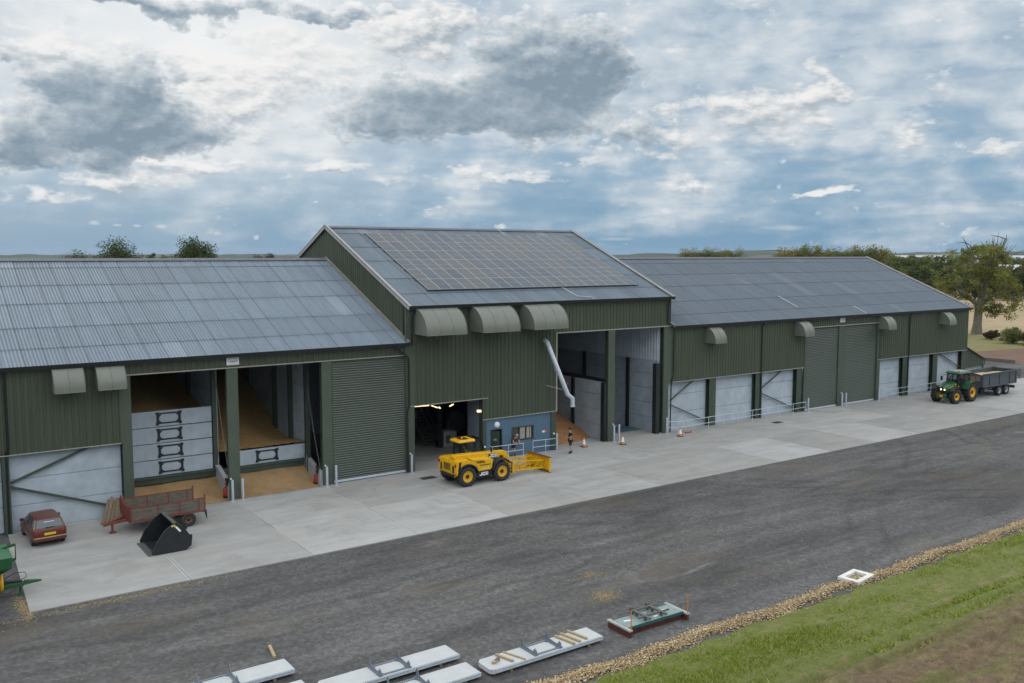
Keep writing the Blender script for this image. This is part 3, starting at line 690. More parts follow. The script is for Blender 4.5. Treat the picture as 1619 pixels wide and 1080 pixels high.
t = thing('fan_drum', 'grey round fan housing in the dark drying room', 'fan', (37.0, 8.2, 0)); MB().lathe([(.2, -.3), (.75, -.3), (.82, -.2), (.82, .2), (.75, .3), (.2, .3)], (0, 0, 1.3), 'y', 24).build('housing', STEELG, t, world=False); MB().box(-.6, -.35, 0, .6, .35, .5).build('stand', DARKFR, t, world=False)
t = thing('intake_box', 'low grey concrete box beside the inner post of the drying room', 'concrete box', (34.9, 5.9, 0)); MB().box(-.55, -.5, 0, .55, .5, 1.15).box(-.45, -.4, 1.15, .45, .4, 1.2).build('box_body', CW, t, world=False, bev=.02); MB().box(-.4, -.52, .3, .0, -.5, .9).build('hatch', STEELG, t, world=False)
t = thing('hopper', 'steel hopper with a sloping cone in the dark drying room', 'hopper', (32.3, 8.4, 0)); MB().loft([[(-.2, -.2, 1.), (.2, -.2, 1.), (.2, .2, 1.), (-.2, .2, 1.)], [(-.9, -.9, 2.), (.9, -.9, 2.), (.9, .9, 2.), (-.9, .9, 2.)], [(-.9, -.9, 2.6), (.9, -.9, 2.6), (.9, .9, 2.6), (-.9, .9, 2.6)]], closed=True).build('cone', STEELG, t, world=False)
for sx in (-1, 1):
    for sy in (-1, 1): MB().box(sx * .8 - .05, sy * .8 - .05, 0, sx * .8 + .05, sy * .8 + .05, 2.0).build('leg', DARKFR, t, world=False)
mb = MB()
for i in range(14): mb.box(33.2, 6.2 + i * .22, .25 + i * .21, 34.2, 6.42 + i * .22, .29 + i * .21)
for x in (33.2, 34.2): mb.bar((x, 6.2, .2), (x, 9.3, 3.2), .05, .2).bar((x, 6.2, 1.15), (x, 9.3, 4.15), .04)
mb.build('stairs', STEELG, BC)
for a, b in (((29.7, 2.0, 4.02), (31.1, 2.0, 3.98)), ((31.45, 2.2, 3.90), (31.95, 2.2, 3.70)), ((33.05, 3.9, 3.42), (33.15, 3.9, 3.30)), ((34.3, 4.0, 3.48), (34.38, 4.6, 3.25))):
    MB().bar(a, b, .1, .06).build('glow_strip', WARM_GLOW, BC)  # emissive strips standing in for bright streaks inside the room
MB().bar((34.3, .28, 3.50), (34.3, .72, 3.44), .08, .16).build('wall_light', WARM_GLOW, BC)
# high open bays
interior_wall(BC, 45.95, .55, 25.2, 4.58); interior_wall(BC, 51.62, .55, 25.2, 5.85)
mb = MB(); clad(mb, 'y', .3, 25.2, 5.85, 10.6, 51.55, -1); mb.build('liner_sheeting', SILVERROOF, BC, smooth=.3)
MB().box(45.88, .5, 4.6, 46.05, 25, 4.85).build('wall_plate_beam', DARKFR, BC)
for x, ys in ((45.78, (4.25, 9.8, 15.2)), (51.38, (3.9, 9.6, 15.)), (45.98, (9.9, 15.3))):
    for y in ys: mb = MB(); hcol(mb, x, y, 0, 9.2 if x < 46 and x > 45.9 else (5.85 if x > 50 else 4.58), .2, .26); mb.build('inner_stanchion', DARKFR, BC)
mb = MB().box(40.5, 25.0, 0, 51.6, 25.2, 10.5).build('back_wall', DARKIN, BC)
RED_GR = mat_field('red_grain', (.27, .13, .055), (.38, .20, .085), 2.5, fine=60)
def cone_heap(cx, cy, rad, h, x0, x1, y0, y1, label):
    grain_bed('grain_heap', x0, x1, y0, y1, lambda x, y: np.maximum(h * (1 - np.hypot(x - cx, (y - cy)) / rad), -.2) + .02, label, RED_GR, 60, 60)
cone_heap(42.2, 8.6, 7.4, 3.4, 40.55, 45.85, .9, 18, 'reddish brown heap of grain inside the open bay behind the man')
cone_heap(48.2, 10.8, 4.2, 1.6, 46.1, 51.5, 4, 16, 'low reddish grain heap at the back of the bay right of the tall post')
t = thing('floor_patch', 'flat blue grey patch on the floor of the bay right of the tall post', 'floor cover', (49.7, 3.0, .0))  # ribbed blue panel standing in for a flat blue area of floor
mb = MB().box(-1.6, -.9, .004, 1.6, 1.1, .03)
for i in range(16): mb.box(-1.58 + i * .2, -.9, .03, -1.55 + i * .2, 1.1, .045)
mb.build('plate', M('blue_floor_panel', (.10, .155, .20), .5, var=.15), t, world=False)

# ================= right barn
BR = thing('long_store', 'long low store on the right with two tall roller doors and a dark roof', 'barn', (75.2, 0, 0), group='grain sheds in one long range')
XE = 97.65
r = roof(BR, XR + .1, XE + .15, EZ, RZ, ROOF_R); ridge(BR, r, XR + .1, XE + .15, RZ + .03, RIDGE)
mb = MB(); clad(mb, 'x', 52.75, 69.55, 4.12, EZ - .06, -.02, -1); clad(mb, 'x', 69.55, 81.05, 7.78, EZ - .06, -.02, -1); clad(mb, 'x', 81.05, XE, 4.08, EZ - .06, -.02, -1)
clad(mb, 'y', 0, 2 * HALF, 4.1, lambda y: gable_z(y, EZ, SLOPE_S) - .05, XE, 1); clad(mb, 'x', XR, XE, 3, EZ - .06, 2 * HALF + .02, 1)
mb.build('wall_cladding', GREEN, BR, smooth=.3)
MB().box(52.75, -.075, 4.06, 69.55, 0, 4.12).box(69.5, -.08, 7.7, 81.1, 0, 7.78).box(81.05, -.075, 4.02, XE, 0, 4.08).build('drip_flashing', TRIM, BR)
mb = MB(); x = XE + .2
for ya in (-.4, 2 * HALF + .4): mb.bar((x, ya, gable_z(ya, EZ, SLOPE_S) + .06), (x, HALF, RZ + .06), .06, .28); mb.bar((x - .10, ya, gable_z(ya, EZ, SLOPE_S) + .12), (x - .10, HALF, RZ + .12), .26, .03)
mb.build('verge_trim', VERGE, BR)
gutter(BR, 52.6, XE + .1, -.24, EZ - .04)
for x, w in ((57.5, .8), (63.4, .85), (68.98, .75), (75.15, .98), (81.15, .6), (86.1, 1.1), (91.55, .85), (97.2, .9)):
    z1 = 7.7 if 69.3 < x < 81.5 else 4.15
    mb = MB(); 
    if 69.3 < x < 81.5: mb.box(x - w / 2, -.02, 0, x + w / 2, .08, z1)
    hcol(mb, x, .24, 0, z1, w, .42)
    mb.build('stanchion', GREEN_D if z1 < 5 else GREEN_T, BR)
for x in (69.62, 81.0): MB().box(x - .12, -.07, 0 if x < 75 else 0, x + .12, .05, 7.72).build('jamb_flashing', GREEN_T, BR)
for xa, xb in ((52.7, 57.1), (57.9, 62.98), (63.84, 68.6), (81.45, 85.55), (86.65, 91.12), (91.98, 96.75)):
    walls_of_panels(BR, xa, xb, .46, (.0, 1.45, 2.95, 4.4))
for a, b in (((52.75, .25, 2.55), (55.6, .25, 4.12)), ((52.75, .25, 2.2), (57.0, .25, .42)), ((63.9, .25, 2.55), (67.0, .25, 4.12)), ((63.9, .25, 2.2), (68.5, .25, .42)), ((92.3, .25, 4.1), (96.7, .25, 2.2)), ((93.5, .25, .5), (96.7, .25, 1.9))):
    MB().bar(a, b, .10, .10).build('brace', M('grey_green_brace', (.09, .10, .09), .5), BR)
for x in (63.5, 86.3): downpipe(BR, [(x, -.33, EZ - .15), (x, -.2, EZ - .4), (x, -.12, EZ - .7), (x, -.12, 4.2), (x + .1, -.02, 3.9), (x + .1, -.02, .05)])
downpipe(BR, [(52.6, -.33, EZ - .15), (52.68, -.14, EZ - .5), (52.68, -.14, 4.7), (52.5, -.08, 4.1), (52.45, -.08, .05)])
for x0 in (56.4, 68.05, 80.9, 91.85): hood(BR, x0, x0 + 1.35, 8.42, 7.12, 1.2)
shutter(BR, 69.9, 74.62, .12, 7.7, .1); shutter(BR, 75.68, 80.75, .12, 7.7, .1)
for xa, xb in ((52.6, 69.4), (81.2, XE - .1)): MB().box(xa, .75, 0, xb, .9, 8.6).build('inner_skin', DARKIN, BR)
def roof_pt(x, s, ez=EZ, rz=RZ, up=.06):
    sl = math.hypot(HALF, rz - ez); return (x, s * HALF / sl, ez + s * (rz - ez) / sl + up)
MB().tube([roof_pt(67.8, 13.6), roof_pt(70.8, 6.5), roof_pt(73.6, .2)], .014, 6).build('roof_cable', STEELG, BR)
mb = MB()
for xa, s0, s1 in ((70.85, 2.0, 4.5), (79.0, .1, 1.7)): mb.bar(roof_pt(xa, s0, up=.05), roof_pt(xa, s1, up=.05), .06, .03)
mb.build('sealed_lap', GALV, BR)
sign(16.85, 8.24, .72, .46, 'small white arched maker sign above the post between the two grain bays')
sign(75.08, 8.25, .72, .42, 'small white maker sign between the two tall roller doors')

# lean-to at the far end
BN = thing('lean_to_shed', 'small green clad lean-to with a blue grey base at the far end of the range', 'shed', (97.8, .3, 0))
mb = MB(); clad(mb, 'x', 97.75, 101.9, 2.0, lambda x: 4.35 - (x - 97.75) * .39, .3, -1); clad(mb, 'y', .3, 9, 2.0, 2.72, 101.9, 1)
mb.build('wall_cladding', GREEN, BN, smooth=.3)
MB().box(97.7, .36, 0, 101.85, .55, 2.02).box(101.65, .5, 0, 101.85, 9, 2.02).build('block_wall', BLUEGREY, BN)
MB().add([(97.7, .05, 4.42), (102.1, .05, 2.72), (102.1, 9.2, 2.72), (97.7, 9.2, 4.42), (97.7, .05, 4.34), (102.1, .05, 2.64), (102.1, 9.2, 2.64), (97.7, 9.2, 4.34)], [(0, 1, 2, 3), (7, 6, 5, 4), (0, 4, 5, 1), (1, 5, 6, 2), (2, 6, 7, 3)]).build('roof', GREEN_T, BN)
MB().tube([(101.95, .2, 2.6), (101.95, .2, 2.2), (101.8, .28, 2.0), (101.8, .28, .1)], .05, 8).build('downpipe', BLACKP, BN)
for i, x in enumerate((98.9, 99.55, 100.2)):
    MB().box(x - .2, .31, .7, x + .2, .37, 1.75).build('window', M('pale_window', (.36, .36, .33), .4), BN)

# ================= solar panels
m, t_, b = nt('solar_glass'); oi = N(t_, 'ShaderNodeObjectInfo'); v = coords(t_, (1, 1, 1))
c = ramp(t_, oi.outputs['Random'], [(0, (.034, .05, .075)), (.45, (.055, .068, .086)), (1, (.085, .088, .09))])
L(t_, c, b.inputs['Base Color']); b.inputs['Roughness'].default_value = .2; b.inputs['Specular IOR Level'].default_value = .3
L(t_, ramp(t_, oi.outputs['Random'], [(0, .12), (1, .34)]), b.inputs['Roughness'])
SOLAR = m; FRAME = M('panel_frame_aluminium', (.38, .42, .45), .4, .3, var=.06)
sl = math.hypot(HALF, CR - CE); ang = math.atan2(CR - CE, HALF); pw, ph = 19.33 / 19, 10.32 / 6
mb = MB().box(-pw / 2 + .022, -ph / 2 + .022, .0, pw / 2 - .022, ph / 2 - .022, .03, 0)
for a in (-pw / 2 + .003, pw / 2 - .022): mb.box(a, -ph / 2 + .003, -.01, a + .019, ph / 2 - .003, .036, 1)
for a in (-ph / 2 + .003, ph / 2 - .022): mb.box(-pw / 2 + .023, a, -.01, pw / 2 - .023, a + .019, .036, 1)
mb.box(-pw / 2 + .023, -.006, .028, pw / 2 - .023, .006, .0315, 1)
ORD = ['first', 'second', 'third', 'fourth', 'fifth', 'sixth', 'seventh', 'eighth', 'ninth', 'tenth', 'eleventh', 'twelfth', 'thirteenth', 'fourteenth', 'fifteenth', 'sixteenth', 'seventeenth', 'eighteenth', 'nineteenth']
ROWS = ['in the lowest row by the gutter', 'in the second row up from the gutter', 'in the third row up from the gutter', 'in the third row down from the ridge', 'in the second row down from the ridge', 'in the top row under the ridge']
p0 = None
for j in range(6):
    for i in range(19):
        s = 1.98 + ph * (j + .5); x = 31.02 + pw * (i + .5); P = roof_pt(x, s, CE, CR, .16)
        if p0 is None: p0 = mb.build('solar_panel', [SOLAR, FRAME], smooth=0); o = p0
        else: o = p0.copy(); COL.objects.link(o)
        o.location = P; o.rotation_euler = (ang, 0, 0)
        tag(o, 'grey solar panel %s, %s from the left end' % (ROWS[j], ORD[i]), 'solar panel', 'solar panels on the tall shed roof')
mb = MB()
for j in range(7): s = 1.98 + ph * j; mb.bar(roof_pt(30.9, max(s, 2.0), CE, CR, .10), roof_pt(50.5, max(s, 2.0), CE, CR, .10), .04, .05)
mb.build('mounting_rail', DARKFR, BC)
MB().tube([roof_pt(46.4 - 2.2, 14.1, CE, CR, .15), roof_pt(44.2, 12.5, CE, CR, .1)], .02, 6).build('cable_conduit', GALV, BC)
MB().tube([roof_pt(42.7, 1.95, CE, CR, .1), roof_pt(43.0, .4, CE, CR, .09), roof_pt(44.2, .1, CE, CR, .12), (44.3, -.3, CE - .2)], .03, 6).build('cable_conduit', GALV, BC)
# white spout on the front wall
SP = thing('delivery_spout', 'long white spout pipe hanging at a slant from the tall shed wall', 'spout', (38.6, -.1, 8.2))
MB().tube([(1.02, .12, .02), (.95, -.15, .0), (.98, -.35, -.12), (2.02, -1.42, -3.85), (2.40, -1.5, -4.15), (2.42, -1.5, -4.75)], .17, 16).build('pipe', M('white_spout', (.50, .55, .60), .42, .2), SP, world=False, smooth=.9)
mb = MB()
mb.lathe([(.185, 0), (.195, .03), (.195, .08), (.185, .11)], (2.42, -1.5, -4.78), 'z', 16); mb.build('spout_collar', GALV, SP, world=False)
mb = MB().tube([(1.6, .0, -1.0), (1.3, -.9, -2.2), (1.05, -1.35, -1.95)], .015, 5).tube([(1.2, .05, -3.3), (2.0, -.8, -3.55), (2.05, -1.4, -3.0)], .015, 5); mb.build('stay_cable', GALV, SP, world=False)

t = thing('low_timber', 'long dark low timber along the far edge of the yard beyond the trailer', 'timber', (124.3, 9.6, 0)); MB().box(-.2, -1.9, -.1, .2, 2.4, .42).build('beam', WOODG, t, world=False, bev=.03); MB().box(-.26, -1.7, -.1, .26, -1.5, .3).build('stake', WOOD, t, world=False); MB().box(-.26, 2.0, -.1, .26, 2.2, .3).build('stake', WOOD, t, world=False)
# ------------------------------------------------------------------ wheels
def wheel(parent, loc, r, w, rimmat, rr=.58, steer=0., lugs=20, lugh=.035, rz_off=0.):
    mb = MB(); h = w / 2; ri = r * rr; ro = r - (lugh if lugs else 0)
    mb.lathe([(ri, -h * .72), (ri + .02, -h * .84), (ri + (ro - ri) * .45, -h), (ro - .05, -h * .95), (ro, -h * .72), (ro + .004, 0), (ro, h * .72), (ro - .05, h * .95), (ri + (ro - ri) * .45, h), (ri + .02, h * .84), (ri, h * .72)], axis='y', n=36)
    for i in range(lugs):
        for s in (-1, 1):
            a = 2 * math.pi * (i + (.25 if s > 0 else .75)) / lugs
            rot = Matrix.Rotation(-a, 3, 'Y') @ Matrix.Rotation(s * R(38), 3, 'X')
            c = Vector((math.sin(a + math.pi / 2), 0, math.cos(a + math.pi / 2))) * (ro + lugh * .35)
            rot = Matrix.Rotation(a + math.pi / 2, 3, 'Y') @ Matrix.Rotation(s * R(40), 3, 'Z')
            mb.obox(c + Vector((0, s * h * .48, 0)), (r * .085, h * 1.1, lugh * 1.6), rot)
    o = mb.build('wheel', RUBBER, parent, world=False, smooth=.7); o.location = loc; o.rotation_euler = (0, 0, steer)
    for s in ((-1, 1)):
        pass
    mb = MB()
    for s in (-1, 1):
        mb.lathe([(ri + .012, s * h * .74), (ri - .02, s * h * .70), (ri - .05, s * h * .40), (ri * .55, s * h * .30), (ri * .42, s * h * .42), (ri * .30, s * h * .52), (0, s * h * .54)], axis='y', n=28)
        for i in range(8):
            a = i * math.pi / 4; mb.cyl((ri * .47 * math.cos(a), s * h * .33, ri * .47 * math.sin(a)), (ri * .47 * math.cos(a), s * h * .48, ri * .47 * math.sin(a)), .018, n=6, m=1)
    mb.lathe([(0, -h * .66), (ri * .30, -h * .64), (ri * .36, -h * .50), (ri * .36, h * .50), (ri * .30, h * .64), (0, h * .66)], axis='y', n=16, m=1)
    k = mb.build('rim', [rimmat, BLACKPT], o, world=False, smooth=.6)
    return o

# ------------------------------------------------------------------ yellow telehandler
def arch(cx, cz, r, a0, a1, k=12): return [(cx + r * math.cos(R(a0 + (a1 - a0) * i / k)), cz + r * math.sin(R(a0 + (a1 - a0) * i / k))) for i in range(k + 1)]
T = thing('telehandler', 'yellow telehandler with yellow wheel rims parked on the concrete in front of the tall shed', 'telehandler', (30.92, -4.29, 0), 0.)
for x in (-1.3, 1.3):
    for y in (-.98, .98): wheel(T, (x, y, .64), .64, .46, YELLOWR, rr=.56, lugs=18)
b = dict(parent=T, world=False)
MB().box(-1.55, -.42, .5, 1.75, .42, .95).box(-.62, -1.02, .42, .62, -.40, .86).box(-.62, .40, .42, .62, 1.02, .86).build('chassis', BLACKPT, bev=.03, **b)
MB().box(-1.42, -.8, .56, -1.18, .8, .72).box(1.18, -.8, .56, 1.42, .8, .72).build('axle', BLACKPT, bev=.03, **b)
rear = [(-2.02, .58), (-2.12, .8), (-2.12, 1.42), (-2.04, 1.62), (-1.86, 1.69), (-1.15, 1.69), (-.85, 1.55), (-.8, .9), (-.8, .7)]
outer = [(-1.97, .72), (-2.10, .85), (-2.10, 1.42), (-2.02, 1.60), (-1.84, 1.66), (-1.1, 1.66), (-.62, 1.42), (-.56, .9)] + arch(-1.3, .64, .76, 12, 168)
mb = MB().prism(rear, -.72, .72).prism(outer, -1.12, -.72).prism(outer, .72, 1.12)
mb.build('rear_body', YELLOW, bev=.045, **b)
mb = MB().box(-2.15, -.75, .62, -2.06, .75, .80)
for i in range(5): mb.box(-2.145, -.40, 1.02 + i * .09, -2.10, .40, 1.06 + i * .09)
for s in (-1, 1): mb.box(-2.145, s * .72 - .07, .9, -2.10, s * .72 + .07, 1.34)
mb.build('rear_grille', BLACKPT, **b)
mb = MB()
for s in (-1, 1): mb.prism([(-2.0, 1.05), (-1.86, 1.05), (-1.78, 1.6), (-1.92, 1.62)], s * 1.135 - .01, s * 1.135 + .01)
mb.build('side_vent', BLACKPT, **b)
for s, nm in ((-1, 'r'), (1, 'l')):
    mb = MB(); y0, y1 = sorted((s * .76, s * 1.22))
    pts = arch(-1.3, .64, .80, 8, 150) ; pts2 = arch(-1.3, .64, .73, 150, 8)
    mb.prism(pts + pts2, y0, y1)
    mb.build('rear_fender', BLACKP, bev=.012, **b)
    pts = arch(1.3, .64, .82, 40, 165); pts2 = arch(1.3, .64, .74, 165, 40)
    MB().prism(pts + pts2, y0, y1).build('front_fender', BLACKP, bev=.012, **b)
pod = [(-.60, .86), (.42, .86), (.52, 1.0), (.60, 1.45), (.45, 1.60), (-1.1, 1.72), (-.72, 1.40), (-.58, 1.05)]
mb = MB().prism(pod, -1.15, -.52); mb.build('engine_cover', YELLOW, bev=.05, **b)
mb = MB()
for i in range(6): mb.prism([(-.72 + i * .10, 1.53), (-.66 + i * .10, 1.53), (-.52 + i * .10, 1.38), (-.58 + i * .10, 1.38)], -1.165, -1.14)
mb.box(-.42, -1.165, 1.22, .40, -1.14, 1.265); mb.build('cover_vent', BLACKPT, **b)
mb = MB()
for i, (x, z) in enumerate(((-.2, 1.02), (-.12, 1.02), (.0, 1.02), (.2, 1.06))): mb.cyl((x, -1.17, z), (x, -1.14, z), .028, n=10)
mb.build('filler_cap', WHITE, **b)
letters(MB(), -.36, .54, .21, -1.03).build('logo', WHITE, smooth=0, **b)
# boom, low and retracted
bm_ = [(-1.95, 1.60), (-1.98, 1.84), (-1.80, 1.94), (-1.3, 1.93), (1.45, 1.82), (1.45, 1.42), (-1.2, 1.52)]
bo = MB().prism(bm_, -.62, -.10).build('boom', YELLOW, bev=.035, **b)
MB().prism([(.58, 1.495), (1.24, 1.495), (1.24, 1.745), (.58, 1.745)], -.630, -.622).build('logo_backing', BLACKPT, **b).parent = bo
lg = letters(MB(), .62, 1.52, .20, -.634).build('logo', WHITE, smooth=0, **b); lg.parent = bo
nose = [(1.38, 1.80), (1.75, 1.82), (2.02, 1.74), (2.16, 1.55), (2.22, .60), (2.05, .48), (1.92, .62), (1.86, 1.25), (1.70, 1.50), (1.38, 1.55)]
MB().prism(nose, -.56, -.16).build('boom_head', YELLOW, bev=.03, **b)
mb = MB().cyl((1.9, -.64, 1.3), (1.9, -.1, 1.3), .07, n=12).cyl((2.1, -.64, .62), (2.1, -.1, .62), .08, n=12).bar((1.3, -.36, 1.35), (2.0, -.36, .95), .11)
mb.build('tilt_ram', STEELG, **b)
mb = MB().box(2.20, -1.0, .32, 2.32, .3, .48).box(2.20, -1.0, .95, 2.32, .3, 1.10).box(2.20, -.98, .32, 2.34, -.84, 1.12).box(2.20, .14, .32, 2.34, .28, 1.12).box(2.14, -.62, .35, 2.24, -.1, 1.1)
mb.build('carriage', YELLOW, bev=.015, **b)
# cab on the far side
MB().prism([(-.92, .70), (.70, .70), (.86, 1.0), (.78, 1.42), (-.98, 1.42)], .02, 1.08).build('cab_base', BLACKPT, bev=.03, **b)
cabp = lambda z: [(-.98 + .02 * z, .05), (.74 - .22 * z, .05), (.74 - .22 * z, 1.06), (-.98 + .02 * z, 1.06)]
mb = MB(); lo, hi = [(x, y, 1.42) for x, y in cabp(0)], [(x, y, 2.56) for x, y in cabp(1)]
ci = lambda q, k: [(q[i][0] + (.03 if q[i][0] < 0 else -.03), q[i][1] + (.03 if q[i][1] < .5 else -.03), q[i][2]) for i in range(4)]
mb.loft([ci(lo, 1), ci(hi, 1)], closed=True, caps=False)
cg = mb.build('cab_glass', None or glassy('cab_glass', (.03, .038, .04), .05), smooth=0, **b)
m = cg.data.materials[0].node_tree.nodes['Principled BSDF']; m.inputs['Alpha'].default_value = .38
mb = MB()
for p, q in zip(lo, hi): mb.bar(p, q, .075, .075)
mb.bar((-.1, .05, 1.42), (-.12, .05, 2.56), .06).bar((-.1, 1.06, 1.42), (-.12, 1.06, 2.56), .06)
for a, c in ((0, 1), (1, 2), (2, 3), (3, 0)): mb.bar(lo[a], lo[c], .08, .08); mb.bar(hi[a], hi[c], .07, .08)
mb.build('cab_frame', BLACKPT, **b)
rp = [(-1.28, .0), (-1.12, -.06), (-.05, -.06), (-.05, 1.16), (-1.12, 1.16), (-1.28, 1.08)]
ro = MB().loft([[(x, y, 2.54) for x, y in rp], [(x * 1.0, y, 2.62) for x, y in rp], [(x * .9 - .03, .5 + (y - .5) * .82, 2.71) for x, y in rp]], closed=True).build('cab_roof', YELLOW, bev=.02, **b)
MB().box(-.05, .0, 2.56, .58, 1.1, 2.615).build('roof_window', GLASS, **b).parent = ro
mb = MB()
for i in range(5): mb.bar((-.0 + i * .13, -.02, 2.65), (-.0 + i * .13, 1.12, 2.65), .03, .04)
mb.bar((-.05, -.03, 2.635), (.62, -.03, 2.635), .05, .05).bar((-.05, 1.13, 2.635), (.62, 1.13, 2.635), .05, .05)
mb.build('roof_guard', BLACKPT, **b).parent = ro
MB().box(-.95, .15, 2.705, -.45, .85, 2.75).build('roof_vent', BLACKPT, bev=.015, **b).parent = ro
MB().lathe([(.06, 0), (.055, .10), (.03, .13), (0, .135)], (-.85, .30, 2.745), n=12).build('beacon', AMBER, **b)
MB().box(-.62, .30, 1.3, -.30, .82, 1.42).obox((-.66, .56, 1.75), (.12, .5, .75), Matrix.Rotation(R(-8), 3, 'Y')).build('seat', BLACKP, bev=.03, **b)
sw = MB(); sw.tube([(.22 + .17 * math.cos(a) * .35, .56 + .17 * math.sin(a), 1.78 + .17 * math.cos(a) * .6) for a in [i * math.pi / 8 for i in range(17)]], .014, 6); sw.bar((.2, .56, 1.78), (.38, .56, 1.4), .05)
sw.build('steering_wheel', BLACKPT, **b)
for y, x in ((-.55, .8), (1.22, .72)): MB().tube([(x - .1, y * .9, 1.5), (x + .05, y, 1.75), (x + .05, y, 1.85)], .014, 6).obox((x + .05, y, 1.98), (.04, .17, .26)).build('mirror', BLACKP, **b)
mb = MB()
for s in (-1, 1): mb.box(-2.135, s * .98 - .07, 1.30, -2.10, s * .98 + .07, 1.48)
mb.build('rear_lamp', REDLENS, **b)

# push blade on the carriage
B = thing('push_blade', 'yellow grain pusher blade on a long tubular frame in front of the telehandler', 'push blade', (33.32, -4.62, 0), 0.)
b = dict(parent=B, world=False)
bl = MB()
prof = [(2.62 + .25 * math.sin(R(a)) - .0, .52 + .48 * math.sin(R(a * 1.0)) if 0 else .5 + .5 * a / 55.) for a in range(-55, 56, 11)]
prof = [(2.95 - .30 * math.cos(R(a)), .5 + .48 * math.sin(R(a)) / math.sin(R(55))) for a in range(-55, 56, 11)]
bl.loft([[(x, y, z) for x, z in prof] + [(x - .03, y, z) for x, z in prof[::-1]] for y in (-.85, 1.65)], closed=True)
bl.build('blade', YELLOW, **b)
mb = MB()
for y in (-.85, -.2, .4, 1.0, 1.65): mb.prism([(2.62, .06), (2.60, .96), (2.74, .99), (2.74, .04)], y - .015, y + .015)
mb.bar((2.66, -.85, .98), (2.66, 1.65, .98), .07).bar((2.62, -.85, .30), (2.62, 1.65, .30), .06)
mb.build('blade_rib', YELLOW, **b)
MB().box(2.72, -.86, .0, 2.78, 1.66, .09).build('rubber_edge', BLACKP, **b)
MB().box(2.58, -.87, 1.015, 2.80, 1.67, 1.045).build('top_edge', RUST, **b)
mb = MB()
for y in (-.30, .92):
    mb.bar((.0, y, .42), (2.64, y * 1.15, .30), .09).bar((.0, y, 1.02), (2.64, y * 1.15, .80), .08)
    for i in range(5): x = .25 + i * .5; z0 = .42 - .12 * x / 2.64; z1 = 1.02 - .22 * (x + .4) / 2.64; mb.bar((x, y * (1 + .05 * x), z0), (x + .4, y * (1 + .05 * x), z1), .05)
    mb.bar((.0, y, .38), (.0, y, 1.06), .10)
mb.bar((.0, -.3, .42), (.0, .92, .42), .09).bar((.0, -.3, 1.02), (.0, .92, 1.02), .09).bar((.1, -.30, .41), (2.5, 1.02, .32), .06).bar((.1, .92, .41), (2.5, -.33, .32), .06).bar((1.3, -.32, .36), (1.3, .98, .36), .06).bar((1.3, -.32, .9), (1.3, .98, .9), .06)
mb.build('lattice_frame', YELLOW, **b)
t = thing('white_sack', 'crumpled white sack on the concrete behind the push blade', 'sack', (36.9, -2.9, 0))
pts = [];
mb = MB(); secs = []
for k, (z, rr) in enumerate(((0, .30), (.12, .36), (.3, .30), (.45, .16), (.55, .05))):
    secs.append([(rr * (1 + .25 * math.sin(3 * a + k)) * math.cos(a) * 1.2, rr * (1 + .2 * math.cos(2 * a + k * 2)) * math.sin(a), z + .04 * math.sin(4 * a + k)) for a in [i * math.pi / 7 for i in range(14)]])
mb.loft(secs, closed=True).build('sack_body', WHITE, t, world=False, smooth=1.2)
MB().cyl((0, 0, .52), (.04, .02, .66), .05, .08, n=8).build('tied_neck', WHITE, t, world=False)

# ------------------------------------------------------------------ green tractor, facing left
T = thing('tractor', 'green farm tractor with yellow wheel rims and lit headlamps pulling a grey trailer', 'tractor', (86.72, -4.78, 0), math.pi)
b = dict(parent=T, world=False)
for s in (-1, 1):
    wheel(T, (-1.35, s * .95, .94), .94, .62, YELLOWR, rr=.55, lugs=20, lugh=.05)
    wheel(T, (1.38, s * .93, .72), .72, .50, YELLOWR, rr=.52, lugs=18, lugh=.045, steer=R(-6))
MB().box(-1.6, -.28, .62, 1.3, .28, 1.05).box(-1.55, -.6, .82, -1.15, .6, 1.06).box(1.25, -.62, .62, 1.5, .62, .80).build('chassis', BLACKPT, bev=.04, **b)
secs = []
for x, w, z0, z1 in ((.28, .46, 1.05, 1.98), (.7, .45, 1.03, 1.94), (1.3, .40, 1.0, 1.80), (1.75, .36, .98, 1.66), (1.98, .31, .98, 1.50)):
    secs.append([(x, -w, z0), (x, -w, z1 - .22), (x, -w * .82, z1 - .05), (x, -w * .3, z1), (x, w * .3, z1), (x, w * .82, z1 - .05), (x, w, z1 - .22), (x, w, z0)])
ho = MB().loft(secs, closed=True).build('hood', TGREEN, bev=.02, smooth=.7, **b)
mb = MB()
for s in (-1, 1): mb.add([(.32, s * .475, 1.74), (1.75, s * .375, 1.40), (1.78, s * .372, 1.46), (.32, s * .468, 1.82)], [(0, 1, 2, 3)])
mb.build('side_stripe', M('yellow_stripe', (.55, .40, .04), .4), smooth=0, **b).parent = ho
mb = MB()
for s in (-1, 1): mb.add([(.55, s * .468, 1.12), (1.5, s * .398, 1.12), (1.5, s * .398, 1.36), (.55, s * .468, 1.52)], [(0, 1, 2, 3)])
mb.box(1.97, -.27, 1.0, 2.005, .27, 1.40); mb.build('grille', BLACKPT, smooth=0, **b).parent = ho
for y, z in ((-.18, 1.33), (.18, 1.33)): MB().lathe([(0, .03), (.07, .02), (.08, -.02)], (2.005, y, z), 'x', 12).build('headlight', HEADL, **b)
MB().box(1.85, -.42, .50, 2.25, .42, .92).build('front_weight', TGREEN, bev=.04, **b)
MB().box(2.25, -.16, .62, 2.27, .16, .84).build('weight_badge', AMBER, **b)
for s in (-1, 1): MB().prism([(1.0, 1.46), (1.3, 1.53), (1.75, 1.47), (2.0, 1.25), (2.04, 1.22), (2.02, 1.30), (1.77, 1.52), (1.3, 1.58), (1.0, 1.51)], *sorted((s * .72, s * 1.16))).build('front_fender', BLACKP, **b)
